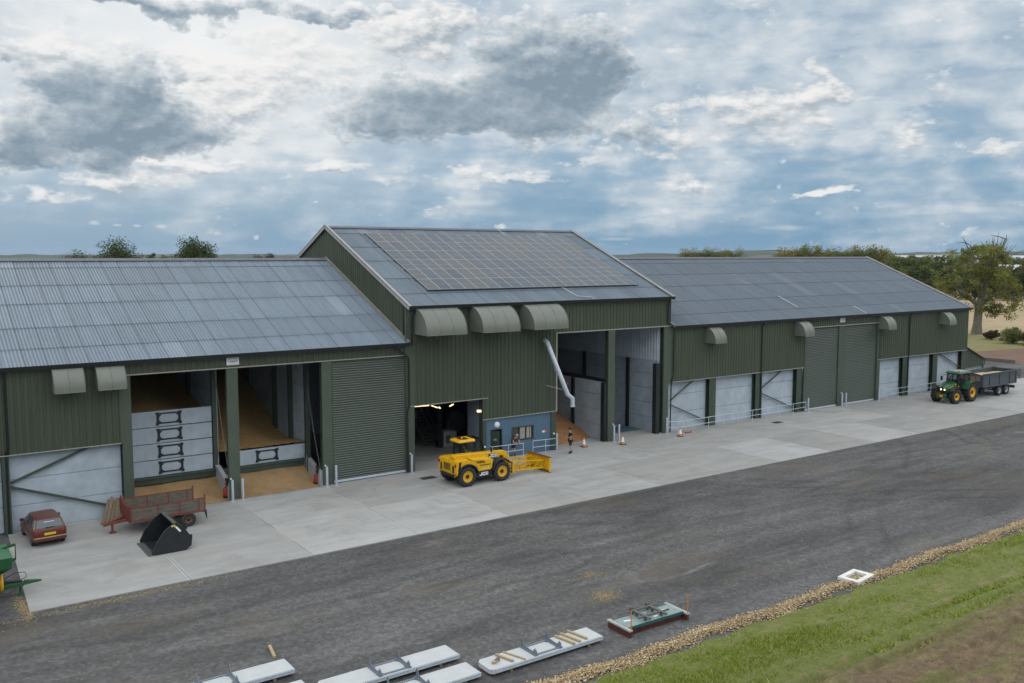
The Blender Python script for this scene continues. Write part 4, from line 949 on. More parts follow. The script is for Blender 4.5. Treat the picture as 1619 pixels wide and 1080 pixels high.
for s in (-1, 1):
    pts = arch(-1.35, .94, 1.06, 20, 150); p2 = arch(-1.35, .94, 1.0, 150, 20)
    MB().prism(pts + p2, *sorted((s * .58, s * 1.22))).build('rear_fender', TGREEN, bev=.015, **b)
lo = [(-1.62, -.66), (.30, -.56), (.30, .56), (-1.62, .66)]; hi = [(-1.66, -.60), (.16, -.58), (.16, .58), (-1.66, .60)]
L0 = [(x, y, 1.32) for x, y in lo]; H0 = [(x, y, 2.74) for x, y in hi]; sh = lambda q: [(x * .985, y * .965, z) for x, y, z in q]
MB().loft([sh(L0), sh(H0)], closed=True, caps=False).build('cab_glass', bpy.data.materials['cab_glass'], smooth=0, **b)
mb = MB()
for p, q in zip(L0, H0): mb.bar(p, q, .08)
for s in (-1, 1): mb.bar((-.75, s * .62, 1.3), (-.78, s * .60, 2.74), .07)
for a, c in ((0, 1), (1, 2), (2, 3), (3, 0)): mb.bar(L0[a], L0[c], .10); mb.bar(H0[a], H0[c], .08)
mb.build('cab_frame', BLACKPT, **b)
MB().box(-1.5, -.58, .95, .28, .58, 1.32).build('cab_base', BLACKPT, bev=.03, **b)
rf = MB().loft([[(-1.85, -.72, 2.74), (.34, -.70, 2.74), (.34, .70, 2.74), (-1.85, .72, 2.74)], [(-1.88, -.76, 2.82), (.40, -.74, 2.82), (.40, .74, 2.82), (-1.88, .76, 2.82)], [(-1.75, -.62, 2.98), (.22, -.6, 2.98), (.22, .6, 2.98), (-1.75, .62, 2.98)]], closed=True).build('cab_roof', TGREEN, bev=.03, **b)
MB().box(-1.65, -.52, 2.965, .12, .52, 3.0).build('roof_panel', M('pale_roof_panel', (.32, .36, .36), .4), bev=.02, **b).parent = rf
for x, y in ((.15, .55), (-1.6, .62)): MB().lathe([(.02, 0), (.02, .06), (.075, .08), (.07, .17), (.03, .2), (0, .2)], (x, y, 2.96), n=12).build('beacon', AMBER, **b)
mb = MB().lathe([(.07, 1.2), (.09, 1.5), (.09, 2.3), (.06, 2.4), (.05, 2.72), (0, 2.72)], (.42, -.48, 0), n=14); mb.build('exhaust', BLACKPT, **b)
for s in (-1, 1): MB().tube([(.25, s * .58, 2.55), (.45, s * 1.0, 2.62), (.45, s * 1.02, 2.4)], .018, 6).obox((.46, s * 1.04, 2.22), (.06, .2, .42)).build('mirror', BLACKP, **b)
MB().box(-.95, -.28, 1.32, -.5, .28, 1.5).obox((-1.05, 0, 1.85), (.14, .5, .75), Matrix.Rotation(R(-8), 3, 'Y')).build('seat', BLACKP, bev=.03, **b)
for i in range(3): MB().box(-.35, .62, .45 + i * .28, .12, .86, .48 + i * .28).build('step', BLACKPT, **b)
MB().box(-.3, -.9, .5, .35, -.5, .98).build('fuel_tank', BLACKP, bev=.06, **b)
MB().lathe([(0, .04), (.07, .03), (.07, -.02)], (.30, .62, 1.55), 'x', 10).build('side_lamp', AMBER, **b)

# ------------------------------------------------------------------ grey grain trailer
T = thing('grain_trailer', 'dark grey tipping trailer full of grain hitched behind the green tractor', 'trailer', (93.8, -4.4, 0), math.pi)
b = dict(parent=T, world=False)   # local x forward (towards the tractor), near side is +y
z0, z1, x0, x1, hw = 1.12, 2.48, -3.35, 3.35, 1.25
mb = MB()
mb.box(x0, hw - .05, z0, x1, hw, z1).box(x0, -hw, z0, x1, -hw + .05, z1).box(x0, -hw + .05, z0, x1, hw - .05, z0 + .06).box(x1 - .05, -hw + .05, z0 + .06, x1, hw - .05, z1 - .12)
k = 10; top = [(-hw + 2 * hw * i / k, z1 - .12 + .16 * math.sin(math.pi * i / k)) for i in range(k + 1)]
mb.prism([(-hw, z1 - .16), (hw, z1 - .16)] + top[::-1], x1 - .01, x1 + .05, 'yz')
bd = mb.build('tipping_body', TGREY, **b)
mb = MB()
for s in (-1, 1):
    y = s * (hw + .035)
    for x in (-3.3, -2.0, .05, 2.0, 3.3): mb.box(x - .06, y - .04, z0, x + .06, y + .04, z1)
    mb.box(x0, y - .05, z1 - .10, x1, y + .05, z1 + .02).box(x0, y - .04, z0 - .02, x1, y + .04, z0 + .10).box(x0, y - .025, z1 - .42, x1, y + .025, z1 - .37)
for y in (-.8, 0, .8): mb.box(x1 - .0, y - .04, z0, x1 + .06, y + .04, z1 - .1)
mb.build('body_rib', TGREY, **b).parent = bd
MB().box(x1 + .06, -1.0, z1 - .75, x1 + .075, 1.0, z1 - .22).build('worn_panel', M('worn_headboard', (.20, .14, .11), .7, var=.4, scale=2), **b).parent = bd
tg = MB().box(x0 - .10, -hw, z0 - .02, x0 - .04, hw, z1).box(x0 - .14, -hw, z1 - .1, x0, hw, z1 + .05)
for y in (-1.2, -.4, .4, 1.2): tg.box(x0 - .16, y - .04, z0, x0 - .08, y + .04, z1)
tg.build('tailgate', TGREY, **b)
for s in (-1, 1):
    y = s * (hw + .06)
    MB().prism([(x0 + .55, z1 + .05), (x0 - .75, z1 + .08), (x0 - .75, z1 - .95), (x0 - .62, z1 - .95), (x0 - .62, z1 - .12), (x0 + .55, z1 - .08)], y - .03, y + .03).build('tailgate_arm', TGREY, **b)
    MB().bar((x0 - .65, y, z1 - .9), (x0 - .05, y, z1 - .15), .09).build('tailgate_ram', STEELG, **b)
mb = MB().box(-3.2, -.45, .80, 3.0, -.3, 1.08).box(-3.2, .3, .80, 3.0, .45, 1.08).box(-3.3, -1.2, .55, -3.2, 1.2, .85)
mb.prism([(3.0, -.42), (3.0, .42), (5.0, .08), (5.0, -.08)], .82, .98, 'xy').box(4.95, -.1, .6, 5.1, .1, .95)
mb.build('chassis', TGREY, bev=.015, **b)
for x in (-1.62, -.20):
    for s in (-1, 1): wheel(T, (x, s * 1.02, .54), .54, .42, M('pale_rim', (.32, .36, .42), .5), rr=.52, lugs=0)
MB().box(-1.7, -.9, .46, -1.55, .9, .62).box(-.28, -.9, .46, -.13, .9, .62).bar((-1.9, .6, .72), (.1, .6, .72), .12).bar((-1.9, -.6, .72), (.1, -.6, .72), .12).build('axle', BLACKPT, **b)
MB().box(1.6, .55, .55, 2.3, .95, .9).cyl((1.2, .3, .85), (2.6, .3, 1.1), .09).build('ram_and_tank', STEELG, bev=.03, **b)
MB().box(3.6, .1, .0, 3.72, .22, .9).build('jack_leg', STEELG, **b)
for s in (-1, 1): MB().box(x0 - .02, s * 1.0 - .14, .62, x0 + .04, s * 1.0 + .14, .76).build('rear_lamp', REDLENS, **b)
grain_bed('grain_load', 90.62, 96.95, -5.56, -3.24, lambda x, y: 1.92 + .20 * np.cos((y + 4.4) * 1.1) + .05 * np.sin(x * 1.7) + .10 * np.cos((x - 93.8) * .5), 'pale grain filling the grey trailer behind the tractor', mat_field('pale_grain', (.48, .37, .20), (.60, .48, .28), 3, fine=50))

# ------------------------------------------------------------------ maroon hatchback, rear towards the camera
T = thing('hatchback_car', 'old maroon hatchback car with a yellow rear plate parked against the concrete wall', 'car', (6.37, -1.62, 0), R(93))
b = dict(parent=T, world=False)
MAROON = M('maroon_paint', (.10, .026, .016), .28, var=.1, scale=2)
def sec(x, zb, zs, hw, zt, tw):
    return [(x, -hw * .9, zb), (x, -hw, zb + .16), (x, -hw, zs - .18), (x, -hw * .97, zs - .03), (x, -tw, zt), (x, tw, zt), (x, hw * .97, zs - .03), (x, hw, zs - .18), (x, hw, zb + .16), (x, hw * .9, zb)]
body = [sec(-1.72, .34, .80, .70, .82, .62), sec(-1.66, .26, .90, .76, .93, .66), sec(-1.3, .22, .93, .79, .95, .70), sec(-.4, .20, .92, .80, .94, .72), sec(.55, .20, .90, .80, .93, .72), sec(.95, .22, .86, .79, .89, .66), sec(1.55, .26, .76, .76, .79, .60), sec(1.74, .32, .66, .70, .69, .56)]
MB().loft(body, closed=True).build('body', MAROON, smooth=.8, bev=.015, **b)
def gsec(x, z0, hw, z1, tw): return [(x, -hw, z0), (x, -tw, z1), (x, -tw * .8, z1 + .03), (x, tw * .8, z1 + .03), (x, tw, z1), (x, hw, z0)]
gh = [[(-1.66, -.71, .91), (-1.46, -.58, 1.32), (-1.44, -.47, 1.35), (-1.44, .47, 1.35), (-1.46, .58, 1.32), (-1.66, .71, .91)],
      [(-1.1, -.71, .93), (-1.0, -.58, 1.36), (-1.0, -.46, 1.39), (-1.0, .46, 1.39), (-1.0, .58, 1.36), (-1.1, .71, .93)],
      [(.1, -.71, .93), (-.05, -.57, 1.37), (-.05, -.46, 1.40), (-.05, .46, 1.40), (-.05, .57, 1.37), (.1, .71, .93)],
      [(.98, -.68, .88), (.38, -.54, 1.32), (.36, -.44, 1.35), (.36, .44, 1.35), (.38, .54, 1.32), (.98, .68, .88)]]
MB().loft(gh, closed=True).build('cabin', MAROON, smooth=.5, bev=.02, **b)
def inset(a, b_, c, d, off, f=.08):
    P = [Vector(q) for q in (a, b_, c, d)]; m_ = sum(P, Vector()) / 4; n = (P[1] - P[0]).cross(P[3] - P[0]).normalized()
    return [q + (m_ - q) * f + n * off for q in P]
mb = MB(); q = inset(gh[0][0], gh[0][5], gh[0][4], gh[0][1], -.004, .13); mb.add([p + Vector((-.012, 0, .012)) for p in q], [(0, 1, 2, 3)])
mb.build('rear_window', glassy('car_glass', (.05, .075, .09), .08), smooth=0, **b)
for s in (-1, 1):
    S = lambda p: Vector((p[0], abs(p[1]) * s, p[2])); mb = MB()
    for a, c in ((0, 1), (1, 2), (2, 3)):
        P = [S(gh[a][0]), S(gh[c][0]), S(gh[c][1]), S(gh[a][1])]; m_ = sum(P, Vector()) / 4
        mb.add([p + (m_ - p) * .14 + Vector((0, s * .008, .004)) for p in P], [(0, 1, 2, 3)])
    mb.build('side_window', bpy.data.materials['car_glass'], smooth=0, **b)
    for x in (-1.12, 1.14): wheel(T, (x, s * .70, .27), .27, .155, STEELG, rr=.62, lugs=0)
    MB().obox((.62, s * .86, .96), (.09, .16, .12)).bar((.64, s * .72, .92), (.62, s * .82, .95), .03).build('mirror', BLACKP, bev=.02, **b)
    MB().box(-1.735, s * .56 - .14, .66, -1.655, s * .56 + .14, .78).build('rear_lamp', REDLENS, bev=.01, **b)
    MB().bar((-1.70, s * .715, .92), (-1.475, s * .59, 1.335), .02, .045).build('pillar_trim', M('sun_bleached_trim', (.36, .27, .17), .5), **b)
P = gh[3]; q = inset(P[0], P[5], P[4], P[1], 0, .12); MB().add([p + Vector((.014, 0, .014)) for p in q], [(0, 1, 2, 3)]).build('windscreen', bpy.data.materials['car_glass'], smooth=0, **b)
MB().box(-1.80, -.74, .32, -1.62, .74, .50).build('rear_bumper', MAROON, bev=.03, **b)
MB().box(-1.805, -.735, .47, -1.62, .735, .505).build('bumper_strip', M('sun_bleached_trim', (.36, .27, .17), .5), **b)
MB().box(1.62, -.74, .30, 1.82, .74, .50).build('front_bumper', BLACKP, bev=.03, **b)
MB().box(-1.75, -.26, .60, -1.70, .26, .71).build('number_plate', M('yellow_plate', (.62, .42, .02), .5), **b)
MB().box(-1.685, -.2, .955, -1.665, .2, .975).build('wiper', BLACKP, **b)
MB().box(-1.57, -.24, 1.20, -1.545, .24, 1.23).build('brake_lamp_sticker', WHITE, **b)

# ------------------------------------------------------------------ red farm trailer with timber sides
T = thing('farm_trailer', 'rusty red two wheeled farm trailer with grey timber sides beside the black bucket', 'trailer', (12.0, -2.82, 0), R(0))
b = dict(parent=T, world=False)
x0, x1, hw, z0, z1 = -1.9, 1.9, 1.12, .78, 1.42
MB().box(x0, -hw, z0 - .06, x1, hw, z0).build('bed', WOODG, **b)
for s in (-1, 1):
    y = s * hw; mb = MB()
    for i in range(3): mb.box(x0 + .06, y - .02, z0 + .01 + i * .205, x1 - .06, y + .02, z0 + .205 + i * .205)
    mb.build('side_board', WOODG, **b)
    mb = MB().bar((x0, y, z0 - .03), (x1, y, z0 - .03), .09, .10).bar((x0, y, z1 + .02), (x1, y, z1 + .02), .05, .05)
    for x in (x0 + .03, -.55, .55, x1 - .35, x1 - .03): mb.bar((x, y, z0 - .05), (x, y, z1 + .04 + (.16 if abs(x) > 1.85 else 0)), .07, .07)
    mb.build('side_frame', RUST, **b)
mb = MB().box(x0 - .03, -hw, z0, x0 + .03, hw, z1)
for y in (-1.0, -.5, 0, .5, 1.0): mb.box(x0 - .07, y - .04, z0, x0 - .03, y + .04, z1 + .14)
mb.build('headboard', RUST, **b)
mb = MB().box(-1.9, -.4, .58, 1.9, -.28, .74).box(-1.9, .28, .58, 1.9, .4, .74)
mb.bar((-1.9, -.34, .66), (-2.75, -.03, .52), .1, .13).bar((-1.9, .34, .66), (-2.75, .03, .52), .1, .13).bar((-2.6, 0, .52), (-3.0, 0, .45), .12, .10)
mb.box(-2.62, -.05, .05, -2.52, .05, .5).box(-2.72, -.14, .0, -2.42, .14, .05)
mb.bar((-1.9, -1.0, .70), (-1.9, 1.0, .70), .08).bar((1.85, -1.1, .70), (1.85, 1.1, .70), .1)
mb.build('chassis', RUST, **b)
for s in (-1, 1): wheel(T, (1.0, s * 1.06, .38), .38, .24, M('rusty_rim', (.13, .055, .04), .7, var=.3), rr=.5, lugs=0)
MB().box(.94, -1.0, .32, 1.06, 1.0, .46).build('axle', RUST, **b)
for s in (-1, 1): MB().prism([(1.86, .76), (1.98, .76), (2.0, .22), (1.9, .5)], s * 1.05 - .015, s * 1.05 + .03).build('mudflap', BLACKP, **b)
b_ = MB()
t = thing('timber_boards', 'leaning stack of rough boards against the wall behind the red trailer', 'timber', (10.2, -.25, 0))
for i in range(6):
    x = -.45 + i * .16; MB().bar((x - .45 + .05 * i, -.75, .03), (x + .15, .40, 1.05 + .12 * math.sin(i * 2.1)), .17, .05, up=(.1, -1., .4)).build('board', WOOD, t, world=False)

# ------------------------------------------------------------------ black loader bucket
T = thing('loader_bucket', 'big black grain bucket lying on the concrete in front of the red trailer', 'bucket', (11.05, -6.65, 0), R(0))
b = dict(parent=T, world=False)
inner = [(-.86, .03), (.72, .03), (.98, .20), (1.02, .55), (.72, 1.05), (.30, 1.42)]
hw = 1.18; t = .035
mb = MB(); n = len(inner)
out_ = [(x + (.03 if i > 1 else 0), z - (.03 if i < 2 else -.01)) for i, (x, z) in enumerate(inner)]
mb.loft([[(x, y, z) for x, z in inner] + [(x, y, z) for x, z in out_[::-1]] for y in (-hw, hw)], closed=True)
side = inner + [(.18, 1.42), (-.25, 1.12), (-.62, .62), (-.86, .16)]
for s in (-1, 1): mb.prism(side, s * hw - .018, s * hw + .018)
mb.build('shell', BUCKET, smooth=.3, **b)
MB().box(-1.02, -hw - .03, .0, -.70, hw + .03, .04).build('cutting_edge', STEELG, bev=.01, **b)
MB().bar((.24, -hw, 1.44), (.24, hw, 1.44), .16, .06).build('top_bar', STEELG, **b)
for s in (-1, 1):
    MB().tube([(x, s * (hw + .01), z) for x, z in [(-.86, .14), (-.62, .62), (-.25, 1.12), (.18, 1.42)]], .03, 6).build('side_rim', BUCKET, **b)
mb = MB()
for y in (-.55, .55):
    for z, x in ((.45, 1.02), (.95, .80)): mb.prism([(x - .05, z - .15), (x + .2, z - .05), (x + .2, z + .1), (x - .1, z + .15)], y - .03, y + .03)
mb.bar((1.1, -.6, .5), (1.1, .6, .5), .07); mb.build('mounting_hook', BUCKET, **b)
MB().obox((.40, -hw - .025, 1.12), (.32, .01, .09), Matrix.Rotation(R(52), 3, 'Y')).build('white_sticker', WHITE, **b)
MB().obox((.24, -hw - .025, 1.30), (.16, .01, .09), Matrix.Rotation(R(52), 3, 'Y')).build('yellow_sticker', M('yellow_plate', (.62, .42, .02)), **b)
MB().lathe([(0, -.012), (.05, -.01), (.05, .02)], (.12, -hw - .015, 1.32), 'y', 10).build('round_sticker', WHITE, **b)
# ------------------------------------------------------------------ posts, rails, cones and small things on the concrete
POSTM = M('galvanised_post', (.40, .45, .52), .5)
bp = None
for x, y, h, lb in ((16.52, -.40, 1.30, 'left galvanised bollard at the foot of the post between the two grain bays'), (17.15, -.32, 1.28, 'right galvanised bollard at the foot of the post between the two grain bays'),
                    (22.42, -.42, 1.30, 'left galvanised bollard at the left edge of the closed roller door'), (23.05, -.38, 1.30, 'right galvanised bollard at the left edge of the closed roller door'),
                    (28.42, -.40, 1.30, 'galvanised bollard at the left side of the dark drying room opening'), (40.42, -.55, 1.36, 'galvanised bollard that ends the rail in front of the blue office'),
                    (46.05, -.48, 1.36, 'left bollard of the pair at the tall post between the open bays'), (46.62, -.42, 1.36, 'right bollard of the pair at the tall post between the open bays'),
                    (51.82, -.35, 1.34, 'galvanised bollard where the long rail starts beside the open bay'), (69.8, -.42, 1.32, 'galvanised bollard between the long rail and the tall roller doors'),
                    (74.82, -.48, 1.30, 'left bollard of the pair between the two tall roller doors'), (75.45, -.46, 1.30, 'right bollard of the pair between the two tall roller doors'),
                    (80.95, -.38, 1.30, 'galvanised bollard at the right edge of the right tall roller door'), (11.25, -.35, .85, 'short pale bollard half hidden behind the red trailer')):
    t = thing('bollard', lb, 'bollard', (x, y, 0), group='galvanised bollards along the shed fronts')
    MB().lathe([(.075, 0), (.075, h - .05), (.06, h - .015), (0, h)], n=14).build('tube', POSTM, t, world=False)
    MB().box(-.12, -.12, 0, .12, .12, .012).build('base_plate', GALV, t, world=False)
    if x in (16.52, 22.42, 28.42, 46.05, 74.82): MB().lathe([(.03, 0), (.05, .02), (.05, .08), (0, .11)], (-.07, .06, h), n=10).build('reflector_cap', WHITE, t, world=False)
def rail(pts, posts, lb, h=.98, r=.024):
    t = thing('guard_rail', lb, 'guard rail', (pts[0][0], pts[0][1], 0)); o = Vector(t['origin'])
    P = [Vector((x, y, 0)) - o for x, y in pts]
    for z, nm in ((h, 'top_rail'), (h * .52, 'lower_rail')): MB().tube([p + Vector((0, 0, z)) for p in P], r, 8).build(nm, GALV, t, world=False)
    for x, y in posts: q = Vector((x, y, 0)) - o; MB().cyl(q, q + Vector((0, 0, h)), r, n=8).obox(q + Vector((0, 0, .006)), (.12, .12, .012)).build('rail_post', GALV, t, world=False)
rail([(34.85, .02), (34.9, -.28), (37.42, -.50)], [(34.9, -.28), (36.2, -.39), (37.42, -.50)], 'short galvanised rail by the office door with a man leaning on it')
rail([(38.45, -.26), (40.40, -.52)], [(38.45, -.26), (39.5, -.40)], 'short galvanised rail under the office window next to the bollard')
rail([(51.85, -.35), (52.55, -.88), (69.35, -.52), (69.5, -.1)], [(52.55, -.88)] + [(54.3 + 1.88 * i, -.84 + .04 * i) for i in range(9)], 'long galvanised rail along the concrete wall left of the tall roller doors')
rail([(82.2, -.45), (94.4, -.25)], [(82.2 + 2.03 * i, -.45 + .033 * i) for i in range(7)], 'galvanised rail along the far wall behind the green tractor')
def cone(x, y, lb):
    t = thing('traffic_cone', lb, 'traffic cone', (x, y, 0), group='orange and white traffic cones')
    MB().box(-.22, -.22, 0, .22, .22, .05).build('base', BLACKP, t, world=False, bev=.015)
    MB().lathe([(.165, .05), (.132, .22), (.065, .56), (.035, .74), (.02, .745), (0, .745)], n=18).build('cone_body', ORANGE, t, world=False)
    MB().lathe([(.137, .21), (.07, .565)], n=18).build('white_sleeve', WHITE, t, world=False)
cone(43.1, -.42, 'traffic cone just right of the standing man'); cone(46.1, -1.42, 'traffic cone in front of the two bollards at the tall post'); cone(51.95, -1.72, 'traffic cone by the start of the long rail next to the broom')
t = thing('broom', 'red headed broom with a pale handle leaning on the long rail', 'broom', (53.5, -1.12, 0))
MB().box(-.36, -.06, .0, .36, .06, .10).build('bristles', M('red_bristle', (.33, .05, .02), .9), t, world=False); MB().box(-.37, -.05, .10, .37, .05, .15).build('head', WOODY, t, world=False, bev=.01)
MB().tube([(0, 0, .14), (-.28, .38, 1.35)], .015, 8).build('handle', WOODY, t, world=False)
for x, y, lb in ((28.72, -2.02, 'dark rectangular drain cover in the concrete behind the telehandler'), (63.15, -2.25, 'dark rectangular drain cover in the concrete in front of the long rail')):
    t = thing('drain_cover', lb, 'drain cover', (x, y, 0)); mb = MB().box(-.5, -.32, .004, .5, .32, .014)
    mb.build('frame', DARKFR, t, world=False); mb = MB()
    for i in range(11): mb.box(-.46 + i * .085, -.28, .014, -.41 + i * .085, .28, .024)
    mb.build('grating', M('rusty_grate', (.07, .055, .045), .8), t, world=False)

# ------------------------------------------------------------------ people
def skin_verts(J, E, sub=2):
    """grow one continuous surface over joints: name -> (position, radius)"""
    names = list(J); me = bpy.data.meshes.new('body'); me.from_pydata([J[k][0] for k in names], [(names.index(a), names.index(b)) for a, b in E], [])
    o = bpy.data.objects.new('body', me); COL.objects.link(o); s = o.modifiers.new('s', 'SKIN'); o.modifiers.new('u', 'SUBSURF').levels = sub
    for i, k in enumerate(names):
        d = me.skin_vertices[0].data[i]; r = J[k][1]; d.radius = r if isinstance(r, tuple) else (r, r); d.use_root = (i == 0)
    dg = bpy.context.evaluated_depsgraph_get(); ev = o.evaluated_get(dg); m2 = ev.to_mesh()
    V = [tuple(v.co) for v in m2.vertices]; F = [tuple(p.vertices) for p in m2.polygons]; ev.to_mesh_clear()
    bpy.data.objects.remove(o); bpy.data.meshes.remove(me); return V, F
def fingers(mb, wrist, d, side, up):
    """palm, four curled fingers of different length and a thumb"""
    d = Vector(d).normalized(); u = Vector(up); u = (u - d * u.dot(d)).normalized(); w = d.cross(u) * side; p = Vector(wrist)
    mb.bar(p, p + d * .095, .075, .03, up=u)
    for i, ln in enumerate((.068, .078, .072, .056)):
        b0 = p + d * .085 + w * (.028 - .019 * i); mb.tube([b0, b0 + d * ln * .5 - u * .008, b0 + d * ln * .8 - u * .03, b0 + d * ln * .75 - u * .05], [.0095, .009, .0085, .007], 6)
    b0 = p + d * .03 + w * .036; mb.tube([b0, b0 + w * .03 + d * .03, b0 + w * .03 + d * .06 - u * .015], [.012, .011, .009], 6)
def face(mb, hc, f, hr=.1):
    """nose, ears, lips and eyes set on the head"""
    f = Vector(f).normalized(); s = Vector((0, 0, 1)).cross(f).normalized(); u = f.cross(s); c = Vector(hc)
    mb.cyl(c + f * hr * .92 + u * .02, c + f * (hr + .022) - u * .022, .009, .016, 8, 0).bar(c + f * hr * .93 - u * .052 - s * .024, c + f * hr * .93 - u * .052 + s * .024, .012, .012, 2)
    for k in (-1, 1):
        mb.lathe([(0, -.008), (.012, 0), (0, .008)], c + f * hr * .90 + s * k * .033 + u * .022, 'z', 8, 1); mb.obox(c + s * k * hr * .9 - f * .005, (.035, .016, .055))
LIPS = M('lips', (.33, .14, .11), .5); EYE = M('dark_eye', (.03, .025, .02), .3)
BODY_E = [('pelvis', 'spine'), ('spine', 'chest'), ('chest', 'neck'), ('neck', 'jaw'), ('jaw', 'head'), ('head', 'top')] + [e for s in 'lr' for e in (('pelvis', 'hip' + s), ('hip' + s, 'knee' + s), ('knee' + s, 'calf' + s), ('calf' + s, 'ankle' + s), ('ankle' + s, 'toe' + s), ('chest', 'sh' + s), ('sh' + s, 'el' + s), ('el' + s, 'wr' + s))]
RAD = dict(pelvis=(.13, .11), spine=(.12, .105), chest=(.145, .12), neck=.056, jaw=.074, head=.098, top=.07, hip=.098, knee=.060, calf=.058, ankle=.040, toe=.038, sh=.068, el=.046, wr=.031)
def person(lb, loc, rz, P, facing, shirt, bottom, hair, shoes, hands, sleeves='short', legs='short', cap=None):
    t = thing('person', lb, 'person', loc, rz); b = dict(parent=t, world=False)
    J = {k: (v, RAD[k if k in RAD else k[:-1]]) for k, v in P.items()}
    V, F = skin_verts(J, BODY_E); mb = MB().add(V, F)
    face(mb, P['head'], facing)
    for s, d, up in hands: fingers(mb, P['wr' + s], d, 1 if s == 'l' else -1, up)
    mb.build('body', [SKIN, EYE, LIPS], smooth=1.2, recalc=False, **b)
    lerp = lambda a, c, f: tuple(Vector(P[a]).lerp(Vector(P[c]), f))
    up = {'spine': (P['spine'], (.145, .13)), 'pelvis': (P['pelvis'], (.15, .13)), 'chest': (P['chest'], (.165, .14)), 'collar': (lerp('chest', 'neck', .6), .075)}
    E = [('spine', 'pelvis'), ('spine', 'chest'), ('chest', 'collar')]
    for s in 'lr':
        f = .62 if sleeves == 'short' else 1.; up['sh' + s] = (P['sh' + s], .086); up['e' + s] = (lerp('sh' + s, 'el' + s, f), .07); E += [('chest', 'sh' + s), ('sh' + s, 'e' + s)]
        if sleeves == 'long': up['w' + s] = (lerp('el' + s, 'wr' + s, .9), .048); E += [('e' + s, 'w' + s)]
    V, F = skin_verts(up, E); MB().add(V, F).build('shirt', shirt, smooth=1.2, recalc=False, **b)
    lo = {'pelvis': (tuple(Vector(P['pelvis']) + Vector((0, 0, .03))), (.155, .135))}; E = []
    for s in 'lr':
        f = .9 if legs == 'short' else 1.
        lo['h' + s] = (P['hip' + s], .118); lo['k' + s] = (lerp('hip' + s, 'knee' + s, f), .09 if legs == 'short' else .082); E += [('pelvis', 'h' + s), ('h' + s, 'k' + s)]
        if legs == 'long': lo['a' + s] = (lerp('knee' + s, 'ankle' + s, .92), .06); E += [('k' + s, 'a' + s)]
    V, F = skin_verts(lo, E); MB().add(V, F).build('shorts' if legs == 'short' else 'trousers', bottom, smooth=1.2, recalc=False, **b)
    for s in 'lr':
        a, c = Vector(P['ankle' + s]), Vector(P['toe' + s]); d = (c - a); d.z = 0
        V, F = skin_verts({'a': (tuple(a + Vector((0, 0, .02))), .058), 'h': (tuple(a - d * .25 - Vector((0, 0, .035))), .05), 't': (tuple(c), (.05, .043)), 'u': (tuple(a + Vector((0, 0, .12))), .058)}, [('a', 'h'), ('a', 't'), ('a', 'u')])
        MB().add(V, F).build('boot', shoes, smooth=1.2, recalc=False, **b)
    h = Vector(P['head']); f = Vector(facing).normalized(); up_ = (Vector(P['top']) - h).normalized(); mb = MB(); secs = []
    for k in range(6):
        a = k / 5 * math.pi / 2; rr = .112 * math.cos(a); secs.append([tuple(h + up_ * (.02 + .112 * math.sin(a)) - f * .016 + (Vector((math.cos(q), math.sin(q), 0)) * max(rr, .004))) for q in [j * math.pi / 8 for j in range(16)]])
    secs.insert(0, [tuple(h - up_ * (.05 if (Vector((math.cos(q), math.sin(q), 0)).dot(f) < .2) else -.03) - f * .016 + Vector((math.cos(q), math.sin(q), 0)) * .104) for q in [j * math.pi / 8 for j in range(16)]])
    mb.loft(secs, closed=True).build('hair', hair, smooth=1.2, **b)
    return t, b
DARKSHIRT = M('dark_tee_cotton', (.013, .014, .016), .9); NAVY = M('dark_shorts_cotton', (.015, .02, .027), .9); GREYT = M('grey_tee_cotton', (.055, .055, .058), .9)
HAIRD = M('dark_hair', (.02, .014, .01), .7); HAIRG = M('grey_hair', (.30, .29, .28), .7); BOOT = M('black_boot', (.012, .011, .011), .6)
P = dict(pelvis=(0, 0, .98), spine=(.0, 0, 1.18), chest=(-.01, 0, 1.40), neck=(.01, 0, 1.565), jaw=(.045, 0, 1.635), head=(.055, 0, 1.715), top=(.045, 0, 1.80),
         hipl=(0, .09, .93), kneel=(.03, .10, .52), calfl=(-.01, .10, .36), anklel=(-.02, .10, .09), toel=(.15, .13, .04),
         hipr=(0, -.09, .93), kneer=(-.02, -.10, .52), calfr=(-.07, -.10, .36), ankler=(-.09, -.10, .09), toer=(.08, -.13, .04),
         shl=(-.01, .19, 1.45), ell=(-.02, .26, 1.16), wrl=(.23, .13, 1.20), shr=(-.01, -.19, 1.45), elr=(.0, -.25, 1.15), wrr=(.26, -.07, 1.23))
PS = (1.16, 1.16, 1.04)
t, b = person('man in dark tee, shorts and boots standing on the concrete looking at a phone', (40.85, -1.6, 0), R(150), P, (1, 0, -.45), DARKSHIRT, NAVY, HAIRD, BOOT, (('l', (1, -.25, .15), (0, 0, 1)), ('r', (1, .3, .2), (0, 0, 1))))
t.scale = PS
k = thing('mobile_phone', 'small dark phone in the hand of the standing man', 'phone', tuple(Vector((40.85, -1.6, 0)) + Matrix.Rotation(R(150), 3, 'Z') @ Vector((.37 * 1.16, -.02, 1.285 * 1.04))), R(150))
MB().obox((0, 0, 0), (.145, .07, .009), Matrix.Rotation(R(-30), 3, 'Y')).build('phone_body', BLACKPT, k, world=False, bev=.003)
MB().obox((-.003, 0, .0052), (.13, .062, .002), Matrix.Rotation(R(-30), 3, 'Y')).build('screen', glassy('phone_screen', (.02, .03, .05)), k, world=False)
